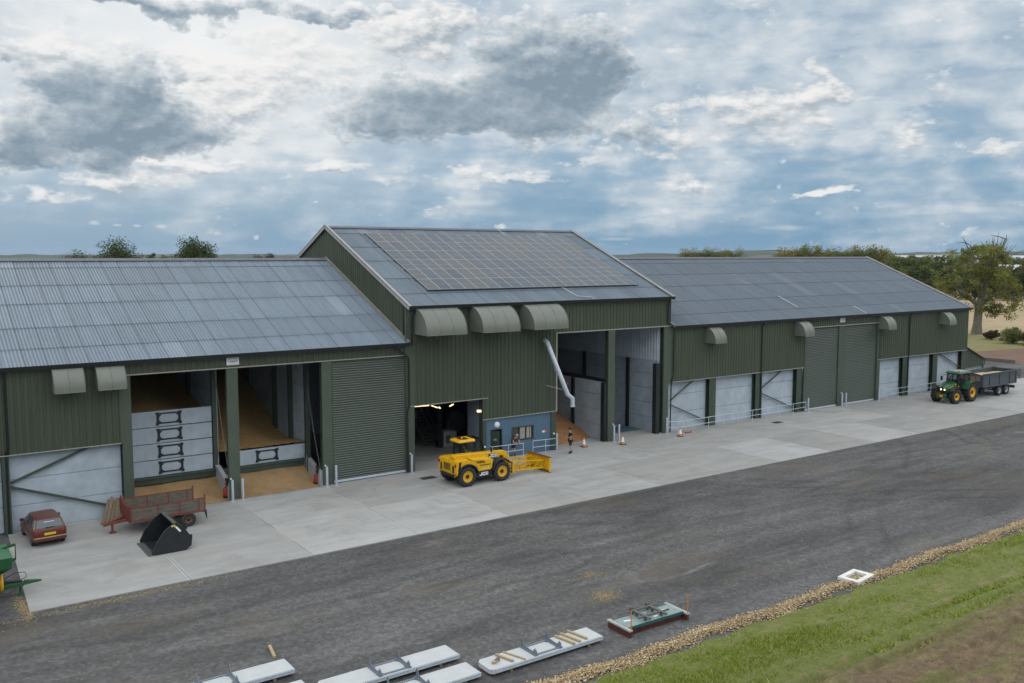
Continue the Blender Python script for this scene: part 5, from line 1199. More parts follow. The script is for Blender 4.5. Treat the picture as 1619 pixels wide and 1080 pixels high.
P = dict(pelvis=(-.12, 0, .96), spine=(-.02, 0, 1.14), chest=(.12, 0, 1.30), neck=(.24, 0, 1.42), jaw=(.29, 0, 1.47), head=(.315, 0, 1.545), top=(.32, 0, 1.63),
         hipl=(-.12, .09, .91), kneel=(-.05, .11, .51), calfl=(-.10, .11, .36), anklel=(-.12, .11, .09), toel=(.04, .13, .04),
         hipr=(-.12, -.09, .91), kneer=(-.10, -.11, .51), calfr=(-.17, -.11, .36), ankler=(-.2, -.11, .09), toer=(-.04, -.13, .04),
         shl=(.12, .19, 1.34), ell=(.24, .31, 1.08), wrl=(.42, .12, 1.03), shr=(.12, -.19, 1.34), elr=(.24, -.31, 1.08), wrr=(.42, -.12, 1.03))
t, b = person('grey haired man in a grey tee leaning on the rail by the office door', (36.95, -.02, 0), R(-82), P, (1, 0, -.1), GREYT, NAVY, HAIRG, BOOT, (('l', (.6, -.8, 0), (0, 0, 1)), ('r', (.6, .8, 0), (0, 0, 1))))
HIVIS = M('hi_vis_cloth', (.30, .50, .03), .8)
P = dict(pelvis=(-.02, 0, .12), spine=(-.05, 0, .32), chest=(-.06, 0, .52), neck=(-.03, 0, .68), jaw=(.0, 0, .74), head=(.01, 0, .82), top=(.005, 0, .9),
         hipl=(.02, .09, .10), kneel=(.42, .13, .14), calfl=(.46, .13, -.02), anklel=(.5, .13, -.26), toel=(.62, .14, -.31), hipr=(.02, -.09, .10), kneer=(.42, -.13, .14), calfr=(.46, -.13, -.02), ankler=(.5, -.13, -.26), toer=(.62, -.14, -.31),
         shl=(-.06, .19, .57), ell=(.10, .25, .32), wrl=(.38, .16, .42), shr=(-.06, -.19, .57), elr=(.10, -.25, .32), wrr=(.38, -.16, .42))
t, b = person('driver in a bright hi-vis jacket sitting in the telehandler cab', (30.92 - .52, -4.29 + .56, 1.40), 0., P, (1, 0, 0), HIVIS, NAVY, HAIRD, BOOT, (('l', (1, 0, .3), (0, 0, 1)), ('r', (1, 0, .3), (0, 0, 1))), sleeves='long', legs='long')

# ------------------------------------------------------------------ things lying in the yard
def yard_slab(x, y, ln, lb, rz=0.):
    t = thing('concrete_panel', lb, 'concrete panel', (x, y, -.035), rz, 'new concrete panels lying in the yard'); b = dict(parent=t, world=False)
    w, h = ln / 2, .48
    pts = [(-w + .12, -h), (w, -h), (w, h - .0), (-w + .14, h), (-w, h - .16), (-w, -h + .12)]
    MB().prism(pts, .10, .27, 'xy').build('slab', PRECAST_N, bev=.01, smooth=0, **b)
    MB().box(-w + .2, -h - .03, .13, w, -h - .002, .18).box(-w + .2, -h - .025, .21, w, -h - .002, .25).box(w + .002, -h, .12, w + .03, h, .24).build('edge_channel', GALV, **b)
    mb = MB(); f = .55
    mb.box(-f, -.42, .272, f, -.34, .30).box(-f, .34, .272, f, .42, .30)
    for s in (-1, 1):
        mb.box(s * f - .07, -.46, .272, s * f + .07, .46, .31)
        mb.prism([(-.46, .30), (.46, .30), (.46, .55), (.40, .62), (.34, .52), (.30, .40), (-.20, .36), (-.30, .44), (-.36, .52), (-.46, .46)], s * f - .012, s * f + .012, 'yz')
        for q in (-1, 1): mb.obox((s * (f - .13), q * .30, .285), (.22, .03, .02), Matrix.Rotation(s * q * R(-45), 3, 'Z'))
    mb.build('lifting_frame', M('dull_galvanised', (.17, .205, .245), .5, .4, var=.15), **b)
    return t
yard_slab(19.06, -27.12, 5.0, 'new concrete panel with timber battens on top nearest the stone strip')
yard_slab(13.82, -25.38, 5.05, 'new concrete panel farther from the camera in the middle pair')
yard_slab(13.68, -27.0, 5.05, 'new concrete panel nearest the camera in the middle pair')
yard_slab(8.6, -23.1, 5.0, 'new concrete panel lying farthest left behind the others')
yard_slab(8.48, -24.95, 5.0, 'new concrete panel at the lower edge of the photo left of the middle pair')
def batten(x, y, z, ln, rz, lb, w=.09, name='timber_batten', mat=None):
    MBm = MB().box(-ln / 2, -w / 2, 0, ln / 2, w / 2, w * .85); o = MBm.build(name, mat or WOODY, bev=.008, smooth=0); o.location = (x, y, z); o.rotation_euler = (0, 0, rz)
    tag(o, lb, 'timber', 'timber on and under the concrete panels')
for x, lb in ((20.12, 'leftmost of three timber battens lying across the right end of the panel'), (20.42, 'middle one of three timber battens lying across the right end of the panel'), (20.78, 'rightmost of three timber battens lying across the right end of the panel')):
    batten(x, -27.1 + (x - 20.4) * .15, .237, .98, R(-80), lb)
batten(17.45, -27.1, .237, .8, R(-75), 'left one of two timber battens across the left end of the panel'); batten(17.85, -27.12, .237, 1.0, R(-72), 'thin right one of two timber battens across the left end of the panel', .06)
batten(16.98, -27.2, .237, .22, R(10), 'short yellow block end at the left end of the battened panel', .10); batten(17.12, -27.12, .237, .26, R(30), 'short grey block beside the yellow block on the battened panel', .11, mat=WOODG)
batten(11.13, -21.35, -.03, 1.05, R(-100), 'single pale timber lying alone on the yard behind the panels', .11); batten(6.3, -21.9, -.03, .8, R(-95), 'timber lying on the yard at the lower left edge', .11)
for x, y, lb in ((20.9, -27.5, 'timber bearer under the right end of the battened panel'), (15.6, -25.75, 'timber bearer under the right end of the upper middle panel'), (15.6, -27.4, 'timber bearer under the right end of the lower middle panel'), (10.4, -23.5, 'timber bearer under the right end of the far left panel'), (17.4, -27.5, 'timber bearer under the left end of the battened panel')):
    batten(x, y + .42, -.035, 1.1, R(90), lb, .10, 'timber_bearer', WOOD)
# sweeper attachment
T = thing('brush_sweeper', 'green decked bristle sweeper with red brushes and two orange marker rods', 'sweeper', (24.2, -27.3, -.035), R(-1)); b = dict(parent=T, world=False)
DECK = M('grey_green_deck', (.20, .27, .27), .4, var=.12, scale=3); TEAL = M('dark_teal_paint', (.02, .09, .085), .45)
MB().box(-1.4, -.42, .28, 1.4, .46, .32).build('deck', DECK, bev=.01, **b)
MB().box(-1.42, -.46, .22, 1.42, -.42, .33).box(-1.42, .46, .22, 1.42, .5, .33).build('deck_edge', TEAL, **b)
RB = M('red_bristles', (.085, .026, .018), .95, var=.35, scale=14, stretch=(1, 1, .1))
for y in (-.41, .30):
    mb = MB()
    for i in range(56): x = -1.36 + i * .049; mb.box(x, y, .0, x + .035, y + .11, .26)
    mb.build('long_brush', RB, **b)
for s in (-1, 1):
    mb = MB()
    for i in range(20): y = -.62 + i * .062; mb.box(s * 1.5 - .07, y, .0, s * 1.5 + .07, y + .045, .24)
    mb.build('end_brush', RB, **b)
    MB().box(s * 1.5 - .08, -.68, .25, s * 1.5 + .08, .66, .31).build('end_board', M('pale_end_board', (.33, .34, .32), .7), **b)
    MB().cyl((s * 1.48, -.64, .28), (s * 1.48, -.64, 1.02), .022, n=8).build('marker_rod', ORANGE, **b)
    mb = MB().box(s * .42 - .06, -.55, .44, s * .42 + .06, .60, .52).box(s * .42 - .06, .48, .32, s * .42 + .06, .60, .60).box(s * .42 - .05, -.30, .32, s * .42 + .05, -.2, .46).box(s * .42 - .05, .2, .32, s * .42 + .05, .3, .46)
    mb.build('fork_pocket', WOODG if 0 else M('worn_grey_steel', (.12, .125, .115), .6, .2), bev=.01, **b)
MB().bar((-.8, -.28, .5), (.8, -.28, .5), .06).bar((-.8, .38, .5), (.8, .38, .5), .06).bar((-.42, -.28, .44), (.42, .38, .44), .03).build('cross_bar', M('worn_grey_steel', (.12, .125, .115)), **b)
mb = MB()
for x in (-1.0, .95): mb.obox((x, .1, .3225), (.34, .10, .004), Matrix.Rotation(R(-12), 3, 'Z'))
mb.box(.10, -.22, .321, .32, -.12, .326); mb.build('pale_sticker', WHITE, **b)
# square concrete frame at the stone strip
T = thing('manhole_frame', 'white square concrete frame sitting in the stone strip', 'manhole frame', (35.25, -29.0, -.03), R(8)); mb = MB()
mb.box(-.75, -.50, 0, .75, -.28, .16).box(-.75, .28, 0, .75, .50, .16).box(-.75, -.28, 0, -.50, .28, .16).box(.50, -.28, 0, .75, .28, .16)
mb.build('frame', M('white_concrete', (.62, .62, .60), .8), T, world=False, bev=.015); MB().box(-.5, -.28, .0, .5, .28, .04).build('gravel_infill', M('tan_infill', (.24, .20, .13), .95, var=.3, scale=20), T, world=False)
# green machine at the left edge
T = thing('farm_implement', 'green farm implement with a yellow guard and drawbar at the left edge', 'implement', (1.55, -9.7, -.03), 0.); b = dict(parent=T, world=False)
MB().loft([[(-1.2, -.55, .95), (1.55, -.55, .95), (1.55, .55, .95), (-1.2, .55, .95)], [(-2.1, -1.1, 1.55), (2.45, -1.1, 1.55), (2.45, 1.1, 1.55), (-2.1, 1.1, 1.55)], [(-2.1, -1.1, 2.0), (2.5, -1.1, 2.0), (2.5, 1.1, 2.0), (-2.1, 1.1, 2.0)]], closed=True, caps=False).build('hopper', TGREEN, **b)
MB().add([(-2.1, -1.1, 2.0), (2.5, -1.1, 2.0), (2.5, 1.1, 2.0), (-2.1, 1.1, 2.0), (-1.6, -.7, 2.12), (1.9, -.7, 2.12), (1.9, .7, 2.12), (-1.6, .7, 2.12)], [(0, 1, 5, 4), (1, 2, 6, 5), (2, 3, 7, 6), (3, 0, 4, 7), (4, 5, 6, 7)]).build('hopper_cover', M('green_cover', (.03, .12, .06), .55), **b)
MB().bar((1.9, .3, 1.95), (2.75, .3, 2.15), .09).bar((1.9, .3, 1.25), (2.75, .3, 1.52), .10).bar((2.75, .3, 1.5), (2.75, .3, 2.15), .04).build('side_arm', TGREEN, **b)
MB().prism([(2.12, 1.36), (2.72, 1.53), (2.72, 2.12), (2.3, 2.02)], .28, .31).build('pale_panel', M('pale_sheet', (.52, .50, .45), .6), **b)
MB().box(-1.1, -.5, .5, 1.9, .5, .98).build('lower_body', TGREEN, bev=.04, **b)
mb = MB(); mb.tube([(2.12, .48 * math.cos(a) * .8, .72 + .36 * math.sin(a)) for a in [R(-50) + i * R(23) for i in range(13)]], .075, 8); mb.build('yellow_guard', YELLOWR, **b)
MB().cyl((1.8, 0, .72), (2.25, 0, .68), .16, n=14).cyl((2.2, 0, .68), (2.9, 0, .6), .05, n=10).build('drive_shaft', BLACKPT, **b)
MB().bar((1.6, -.2, .5), (2.95, -.05, .48), .16, .18).bar((1.6, .2, .5), (2.95, .05, .48), .16, .18).prism([(2.8, .40), (3.0, .62), (3.65, .52), (3.65, .46)], -.07, .07).build('drawbar', TGREEN, bev=.015, **b)
MB().box(2.78, -.05, .0, 2.88, .05, .5).box(2.72, -.12, 0, 2.94, .12, .03).build('jack_leg', TGREEN, **b)
MB().tube([(2.2, .1, .75), (2.7, .15, .95), (3.05, .12, .92), (3.1, .08, .72), (2.7, .05, .56)], .016, 6).tube([(1.9, -.2, .45), (2.3, -.22, .18), (2.65, -.1, .35)], .016, 6).build('hose', BLACKP, **b)
for s in (-1, 1): wheel(T, (-.3, s * .95, .5), .5, .32, YELLOWR, rr=.5, lugs=0)
MB().box(-.38, -.9, .42, -.22, .9, .58).build('axle', BLACKPT, **b)

# ------------------------------------------------------------------ trees
def leafmat(name, lo, mid, hi):
    m, t_, b = nt(name); g = N(t_, 'ShaderNodeNewGeometry')
    c = ramp(t_, g.outputs['Random Per Island'], [(0, lo), (.5, mid), (1, hi)])
    c = mixc(t_, 1., c, ramp(t_, noise(t_, coords(t_), .35, 3), [(.3, .72), (.7, 1.25)]), 'MULTIPLY')
    L(t_, c, b.inputs['Base Color']); b.inputs['Roughness'].default_value = .7; b.inputs['Specular IOR Level'].default_value = .2
    tr = N(t_, 'ShaderNodeBsdfTranslucent'); L(t_, c, tr.inputs[0]); mx = N(t_, 'ShaderNodeMixShader'); mx.inputs[0].default_value = .45
    L(t_, b.outputs[0], mx.inputs[1]); L(t_, tr.outputs[0], mx.inputs[2]); L(t_, mx.outputs[0], t_.nodes['Material Output'].inputs[0])
    return m
LEAF = {'oak': leafmat('oak_leaves', (.11, .135, .028), (.19, .21, .048), (.31, .285, .09)), 'dark': leafmat('dark_leaves', (.036, .055, .02), (.07, .096, .032), (.12, .145, .05)),
        'mid': leafmat('mid_leaves', (.085, .115, .03), (.145, .175, .046), (.23, .235, .07)), 'gold': leafmat('golden_leaves', (.12, .125, .03), (.20, .19, .045), (.30, .25, .075)), 'brown': leafmat('brown_leaves', (.05, .043, .022), (.09, .07, .034), (.14, .105, .05))}
BARK = M('tree_bark', (.13, .115, .09), .95, var=.35, scale=3, bmp=.4, bscale=8)
def leaf_cloud(C, rad, per, size, rng, flat=.8):
    n = len(C) * per; c = np.repeat(C, per, 0); rr = np.repeat(rad, per)
    d = rng.normal(0, 1, (n, 3)); d /= np.linalg.norm(d, axis=1, keepdims=True); p = c + d * (rr * rng.random(n) ** .45)[:, None] * np.array([1, 1, flat])
    a = rng.normal(0, 1, (n, 3)); a /= np.linalg.norm(a, axis=1, keepdims=True); e = np.cross(a, rng.normal(0, 1, (n, 3))); e /= np.linalg.norm(e, axis=1, keepdims=True)
    s = (size * rng.uniform(.5, 1.3, n))[:, None]; V = np.stack([p - a * s - e * s * .55, p + a * s * .2 - e * s * .7, p + a * s, p - a * s * .2 + e * s * .7], 1).reshape(-1, 3)
    return V, np.arange(n * 4).reshape(-1, 4)
def tree(name, label, loc, h, cr, mat, seed, nclump=40, per=40, leaf=.35, trunk=None, base=.2, group=None, cat='tree', shape=1., bare=0, radk=1.):
    rng = np.random.default_rng(seed); t = thing(name, label, cat, loc, rng.uniform(0, 6.28) * 0, group)
    trunk = trunk or h * .025; cz = h * (base + 1) / 2; rz_ = h * (1 - base) / 2
    d = rng.normal(0, 1, (nclump, 3)); d /= np.linalg.norm(d, axis=1, keepdims=True); r = rng.uniform(.35, .92, nclump) ** .7
    wob = 1 + .28 * np.sin(d[:, 0] * 3 + seed) * np.cos(d[:, 1] * 4 + seed * 2) + rng.normal(0, .10, nclump)
    C = d * (r * wob)[:, None] * np.array([cr, cr, rz_]) ; taper = 1 - .25 * np.clip(C[:, 2] / rz_, -1, 1) * shape; C[:, :2] *= taper[:, None]; C[:, 2] += cz
    C[:, 2] = np.clip(C[:, 2], h * base * .8, h * .97); rad = cr * rng.uniform(.24, .44, nclump) * radk
    V, F = leaf_cloud(C, rad, per, leaf, rng)
    mb = MB(); top = Vector((0, 0, h * .72)); k = [Vector((0, 0, -.3)), Vector((rng.normal(0, .01) * h, rng.normal(0, .01) * h, h * .18)), Vector((rng.normal(0, .02) * h, rng.normal(0, .02) * h, h * .42)), top]
    mb.tube(k, [trunk * 1.35, trunk, trunk * .72, trunk * .25], 9)
    for i in range(min(nclump, 9 + bare)):
        e = Vector(C[i]); f = rng.uniform(.25, .6); q = k[1].lerp(k[3], f); md = q.lerp(e, .5) + Vector((0, 0, rng.uniform(-.02, .05) * h))
        mb.tube([q, md, e], [trunk * .42, trunk * .26, trunk * .07], 6)
    mb.build('trunk', BARK, t, world=False, smooth=1.2)
    np_mesh('crown', V, F, mat, None).parent = t
    return t
YAW, CX, FPX = R(35.032), 809.5, 1435.6
def far(xpx, dist, z=-.3):
    """a spot on the land in the compass direction of the photo column, at a real distance from the camera mast"""
    a = YAW + math.atan((xpx - CX) / FPX); return (dist * math.sin(a), -52.46 + dist * math.cos(a), z)
# the big oak beyond the far end of the range
def oak():
    t = thing('oak_tree', 'large spreading old tree with bare top twigs beyond the far end of the sheds', 'tree', (166.5, 35.3, -.2)); rng = np.random.default_rng(11)
    s = Vector((math.cos(YAW), -math.sin(YAW), 0)) * .86; f = Vector((math.sin(YAW), math.cos(YAW), 0)); mb = MB()
    q = lambda u, v, z: s * u + f * v + Vector((0, 0, z))
    mb.tube([q(0, 0, -.3), q(.1, 0, 2.0), q(.35, .1, 5.0), q(.9, .0, 8.2), q(1.2, .2, 11.5), q(1.4, .1, 15)], [1.05, .74, .66, .50, .30, .10], 12)
    limbs = [(5.0, (-2.2, .6, 7.0), (-4.8, 1.2, 8.6), (-7.6, 1.0, 9.2)), (5.6, (2.4, -.6, 7.0), (4.6, -1.0, 7.4), (7.2, -1.6, 6.4)), (6.5, (-1.6, -1.6, 9.5), (-3.6, -2.6, 12), (-5.0, -3.0, 13.8)), (7.0, (2.6, 1.6, 9.6), (4.8, 2.4, 11.2), (7.0, 2.8, 12.4)),
             (8.0, (.2, -2.2, 10.5), (.4, -3.6, 13.2), (.3, -4.2, 15)), (8.5, (1.8, 2.4, 11.5), (2.6, 4.0, 13.5), (3.2, 4.6, 15.4)), (9.0, (-.6, 1., 12.5), (-1.4, 1.6, 15.2), (-2.2, 1.8, 16.8)), (10.0, (2.4, -.6, 13), (3.6, -1.0, 15.6), (4.6, -1.2, 17.4)), (4.4, (1.8, .8, 4.6), (3.2, 1.0, 4.4), (4.0, 1.2, 3.6))]
    ends = []
    for z0, *pts in limbs:
        P = [q(.3 + z0 * .08, 0, z0)] + [q(*p) for p in pts]; mb.tube(P, [.42, .30, .18, .06], 8)
        for p in P[1:]:
            ends.append(p)
            for _ in range(4):
                e = p + Vector(tuple(rng.normal(0, 1, 3) * np.array([1.5, 1.5, 1.1]) + np.array([0, 0, .4]))); ends.append(e); mb.tube([p, p.lerp(e, .5) + Vector((0, 0, .2)), e], [.10, .06, .025], 5)
    for u, z in ((1.0, 17.2), (2.3, 17.6), (4.2, 18.2), (5.2, 17.4), (6.4, 16.8), (7.4, 15.6)):
        b0 = q(2.2 + u * .3, rng.normal(0, .8), 13.5)
        for _ in range(4): e = q(u + rng.normal(0, .7), rng.normal(0, 1.), z + rng.normal(0, .5)); mb.tube([b0, b0.lerp(e, .6) + Vector((.2, 0, .1)), e], [.09, .05, .02], 5)
    mb.build('trunk', BARK, t, world=False, smooth=1.2)
    C = np.array([tuple(e) for e in ends]); extra = C[rng.integers(0, len(C), 60)] + rng.normal(0, 1.2, (60, 3)); C = np.concatenate([C, extra]); C = C[(C[:, 2] > 3.0) & ~((C[:, 2] > 16.4)) & (rng.random(len(C)) < .82)]
    rad = rng.uniform(.55, 1.45, len(C)); V, F = leaf_cloud(C, rad, 110, .16, rng, .75)
    np_mesh('crown', V, F, LEAF['oak'], None).parent = t
oak()
for i, (x, y, h, w) in enumerate(((153.6, 22.6, 2.5, 1.8), (153.2, 19.0, 2.7, 2.2), (153.4, 15.2, 2.9, 2.4), (157.5, 27.8, 1.6, 1.2))):
    tree('hedge_bush', ['rounded brown green bush in the hedge right of the big tree trunk', 'larger brown bush second in the hedge line at the right edge', 'brown hedge bush at the extreme right edge', 'small bush close behind the big tree trunk'][i], (x, y, -.2), h, w, LEAF['brown'] if i else LEAF['mid'], 40 + i, 44, 90, .11, .10, .08, 'hedge bushes by the stubble field', 'bush')
WHERE = lambda px: 'straight above the left roof' if px < 480 else 'above the right roof' if px < 1400 else 'behind the stubble field at the right'
ORDN = ORD + ['twentieth', 'twenty-first', 'twenty-second', 'twenty-third', 'twenty-fourth']
LEFT = [(127, 399, 420, 56, 'dark'), (186, 385, 320, 78, 'dark'), (224, 402, 400, 22, 'dark'), (243, 401, 400, 16, 'dark'), (270, 403.5, 420, 40, 'dark'), (311, 378.5, 280, 60, 'dark'), (338, 402, 380, 24, 'dark'), (410, 402.5, 450, 26, 'dark'), (428, 402, 450, 22, 'dark')]
for i, (px, ty, d, w, k) in enumerate(LEFT):
    dz = d * math.cos(math.atan((px - CX) / FPX)); h = 14.7 + (403 - ty) / FPX * dz; cr = w / 2 / FPX * dz
    tree('field_tree', 'dark tree top over the left roof ridge, %s from the left' % ORDN[i], far(px, d), h, cr * (.95 if cr > 3 else 1.3), LEAF[k], 60 + i, 130 if i in (1, 5) else 60, 110, .24, None, .25 if cr > 3 else .1, 'trees over the left roof', radk=1.35)
rg = random.Random(3); RIGHT = []
px = 1086
while px < 1178: RIGHT.append((px, 396 + rg.uniform(-2, 1.5), 720, 34, 'gold' if rg.random() < .6 else 'mid')); px += rg.uniform(13, 20)
px = 1240
while px < 1404: RIGHT.append((px, 391.5 + rg.uniform(-1.5, 2.5), 600, 40, 'mid' if rg.random() < .7 else 'gold')); px += rg.uniform(12, 18)
px = 1410
while px < 1480: RIGHT.append((px, 402 + rg.uniform(-2, 4), 560, 30, 'mid')); px += rg.uniform(12, 20)
for i, (px, ty, d, w, k) in enumerate(RIGHT):
    dz = d * math.cos(math.atan((px - CX) / FPX)); h = 14.7 + (403 - ty) / FPX * dz; cr = w / 2 / FPX * dz
    tree('distant_tree', '%s tree in the far row over the right roof, %s from the left' % ('golden green' if k == 'gold' else 'green', ORDN[i] if i < len(ORDN) else 'number %d' % (i + 1)), far(px, d), h, cr, LEAF[k], 90 + i, 60, 80, .40, None, .12, 'trees over the right roof', radk=1.3)
px = 1432; i = 0
while px < 1640:
    d = rg.uniform(330, 385); ty = 421 + rg.uniform(-5, 5) - (6 if rg.random() < .2 else 0); dz = d * math.cos(math.atan((px - CX) / FPX)); h = 14.7 + (403 - ty) / FPX * dz; cr = rg.uniform(15, 22) / FPX * dz
    tree('hedge_tree', 'tree in the dark hedge behind the stubble field, %s from the left' % ORDN[i], far(px, d), h, cr, LEAF[rg.choice(['dark', 'dark', 'mid', 'brown'])], 200 + i, 44, 60, .32, None, .05, 'hedge trees behind the stubble field'); px += rg.uniform(9, 15); i += 1
    if i >= 22: break
px = 1478; i = 0
while px < 1625:
    d = rg.uniform(620, 900); ty = 402 + rg.uniform(-3, 5); dz = d * math.cos(math.atan((px - CX) / FPX)); h = 14.7 + (403 - ty) / FPX * dz
    tree('far_tree', 'small far tree before the white warehouses, %s from the left' % ORDN[i], far(px, d), h, 13 / FPX * dz, LEAF[rg.choice(['dark', 'mid', 'mid'])], 300 + i, 34, 44, .6, None, .05, 'trees before the warehouses'); px += rg.uniform(12, 18); i += 1

# ------------------------------------------------------------------ far warehouses and hills
WHW = M('white_warehouse_sheet', (.62, .64, .66), .5, var=.05); GRW = M('grey_warehouse_roof', (.42, .45, .48), .5, var=.06); BLW = M('blue_warehouse_sheet', (.10, .18, .32), .5)
def warehouse(px0, px1, dist, h, lb, wall=WHW, depth=60):
    a, c = Vector(far(px0, dist)), Vector(far(px1, dist)); t = thing('warehouse', lb, 'warehouse', tuple((a + c) / 2)); ln = (c - a).length
    t.rotation_euler = (0, 0, math.atan2(c.y - a.y, c.x - a.x)); b = dict(parent=t, world=False)
    MB().box(-ln / 2, 0, 0, ln / 2, depth, h).build('wall', wall, **b)
    MB().prism([(-1, h), (depth / 2, h + 2.6), (depth + 1, h), (depth + 1, h + .5), (depth / 2, h + 3.1), (-1, h + .5)], -ln / 2 - .5, ln / 2 + .5, 'yz').build('roof', GRW, **b)
    mb = MB(); k = max(2, int(ln / 22))
    for i in range(k): x = -ln / 2 + (i + .5) * ln / k; mb.box(x - 3, -.15, 0, x + 3, -.01, 4.6)
    mb.build('loading_door', M('grey_loading_door', (.25, .28, .32), .5), **b)
    MB().box(-ln / 2 - .2, -.2, h - 2., ln / 2 + .2, -.02, h - .9).build('fascia_band', BLW if wall is WHW else GRW, **b)
warehouse(1405, 1468, 1500, 11, 'long white warehouse far off beyond the right roof end'); warehouse(1474, 1500, 1400, 11, 'short white warehouse far off left of the big tree'); warehouse(1583, 1660, 1000, 11, 'wide white warehouse far off at the right edge', depth=90); warehouse(1536, 1566, 1250, 12, 'white warehouse far off seen through the big tree')
warehouse(1577, 1640, 640, 5.5, 'low blue warehouse at the right edge in front of the wide white one', BLW, 30)
def hills():
    K = 260; a0, a1 = R(-35), R(105); A = np.linspace(a0, a1, K); D = np.array([2300, 2800, 3300, 3700, 4400, 5200.]); px = CX + FPX * np.tan(np.clip(A - YAW, -1.2, 1.2))
    prof = np.interp(px, [-2000, 0, 300, 480, 980, 1040, 1110, 1150, 1200, 1260, 1330, 1420, 1500, 1619, 2600], [401, 403, 402, 402, 402.5, 400.5, 400, 396.5, 395.5, 397.5, 400, 400, 398.5, 397, 397])
    prof = prof + .5 * np.sin(A * 90) + .35 * np.sin(A * 230 + 1); H = 14.4 + (403 - prof) / FPX * 3700 * np.cos(A - YAW).clip(.3, 1)
    prof_d = np.array([-.02, .15, .6, 1., .9, .4]); V = []
    for d, f in zip(D, prof_d): V.append(np.stack([d * np.sin(A), -52.46 + d * np.cos(A), np.where(f < 0, -1., H * f + RNG.normal(0, 1.3, K) * (f > .5))], -1))
    V = np.concatenate(V); i = np.arange(K - 1); F = np.concatenate([np.stack([i + k * K, i + 1 + k * K, i + 1 + (k + 1) * K, i + (k + 1) * K], -1) for k in range(len(D) - 1)])
    m, t_, b = nt('wooded_hills'); v = coords(t_)
    c = ramp(t_, noise(t_, coords(t_, (1, 1, 1)), .004, 5, .6), [(.45, (.022, .034, .02)), (.58, (.04, .055, .028)), (.64, (.14, .135, .07))])
    L(t_, c, b.inputs['Base Color']); b.inputs['Roughness'].default_value = 1.
    tag(np_mesh('hills', V, F, m, smooth=True), kind='structure')
hills()
# ------------------------------------------------------------------ sky, sun, camera
HAZE = .00004
SUN_AZ, SUN_EL = R(-20), R(33)
W = bpy.data.worlds.new('World'); SC.world = W; W.use_nodes = True; t = W.node_tree; bg = t.nodes['Background']
sky = N(t, 'ShaderNodeTexSky', sky_type='NISHITA'); sky.sun_disc = False; sky.sun_elevation = SUN_EL; sky.sun_rotation = SUN_AZ; sky.air_density = 1.2; sky.dust_density = 2.; sky.ozone_density = 2.
STR = .10
tc = N(t, 'ShaderNodeTexCoord'); D = tc.outputs['Generated']; sx = N(t, 'ShaderNodeSeparateXYZ'); L(t, D, sx.inputs[0]); DX, DY, DZ = sx.outputs
az = math_(t, 'MULTIPLY', math_(t, 'ARCTAN2', DX, DY), 57.29578); el = math_(t, 'MULTIPLY', math_(t, 'ARCSINE', DZ), 57.29578)
def noise2(t, v_, sc_, det=4, ro=.55, di=0.):
    n_ = N(t, 'ShaderNodeTexNoise', noise_dimensions='2D'); n_.inputs['Scale'].default_value = sc_; n_.inputs['Detail'].default_value = det; n_.inputs['Roughness'].default_value = ro; n_.inputs['Distortion'].default_value = di
    L(t, v_, n_.inputs['Vector']); return n_.outputs[0]
def vec(ax, ex, off=0.):
    c = N(t, 'ShaderNodeCombineXYZ'); L(t, math_(t, 'MULTIPLY_ADD', az, ax, off * 7.3), c.inputs[0]); L(t, math_(t, 'MULTIPLY_ADD', el, ex, off), c.inputs[1]); c.inputs[2].default_value = off; return c.outputs[0]
def warp(scale, amt, off):
    return math_(t, 'MULTIPLY', math_(t, 'SUBTRACT', noise2(t, vec(1, 1.5, off), scale, 5, .62), .5), amt)
def blobs(lst, az_, el_):
    s = None
    for a, e, wa, we, amp in lst:
        dx = math_(t, 'MULTIPLY_ADD', az_, 1 / wa, -a / wa); dy = math_(t, 'MULTIPLY_ADD', el_, 1 / we, -e / we)
        r2 = math_(t, 'MULTIPLY_ADD', dx, dx, math_(t, 'MULTIPLY', dy, dy)); g = math_(t, 'EXPONENT', math_(t, 'MULTIPLY', r2, -1.))
        s = math_(t, 'MULTIPLY', g, amp) if s is None else math_(t, 'MULTIPLY_ADD', g, amp, s)
    return s
DARK = [(11.56, 7.06, 3.73, 1.9, 1.25), (12.98, 9.57, 1.87, 1.54, 0.9), (8.94, 9.77, 1.92, 1.16, 0.75), (6.77, 6.11, 1.7, 1.34, 0.9), (6.7, 11.2, 0.91, 0.64, 0.4), (16.85, 6.95, 1.97, 1.01, 0.5), (36.9, 11.9, 4.0, 2.0, .95), (30.37, 9.16, 6.64, 1.55, 0.95), (38.56, 11.2, 2.9, 2.17, 0.85), (37.4, 7.87, 4.67, 0.98, 0.6), (21.37, 14.3, 10.2, 0.6, 0.7), (12.98, 13.84, 2.37, 0.53, 0.6), (42.47, 7.25, 2.3, 0.83, 0.4), (26.87, 7.61, 2.71, 0.67, 0.5)]
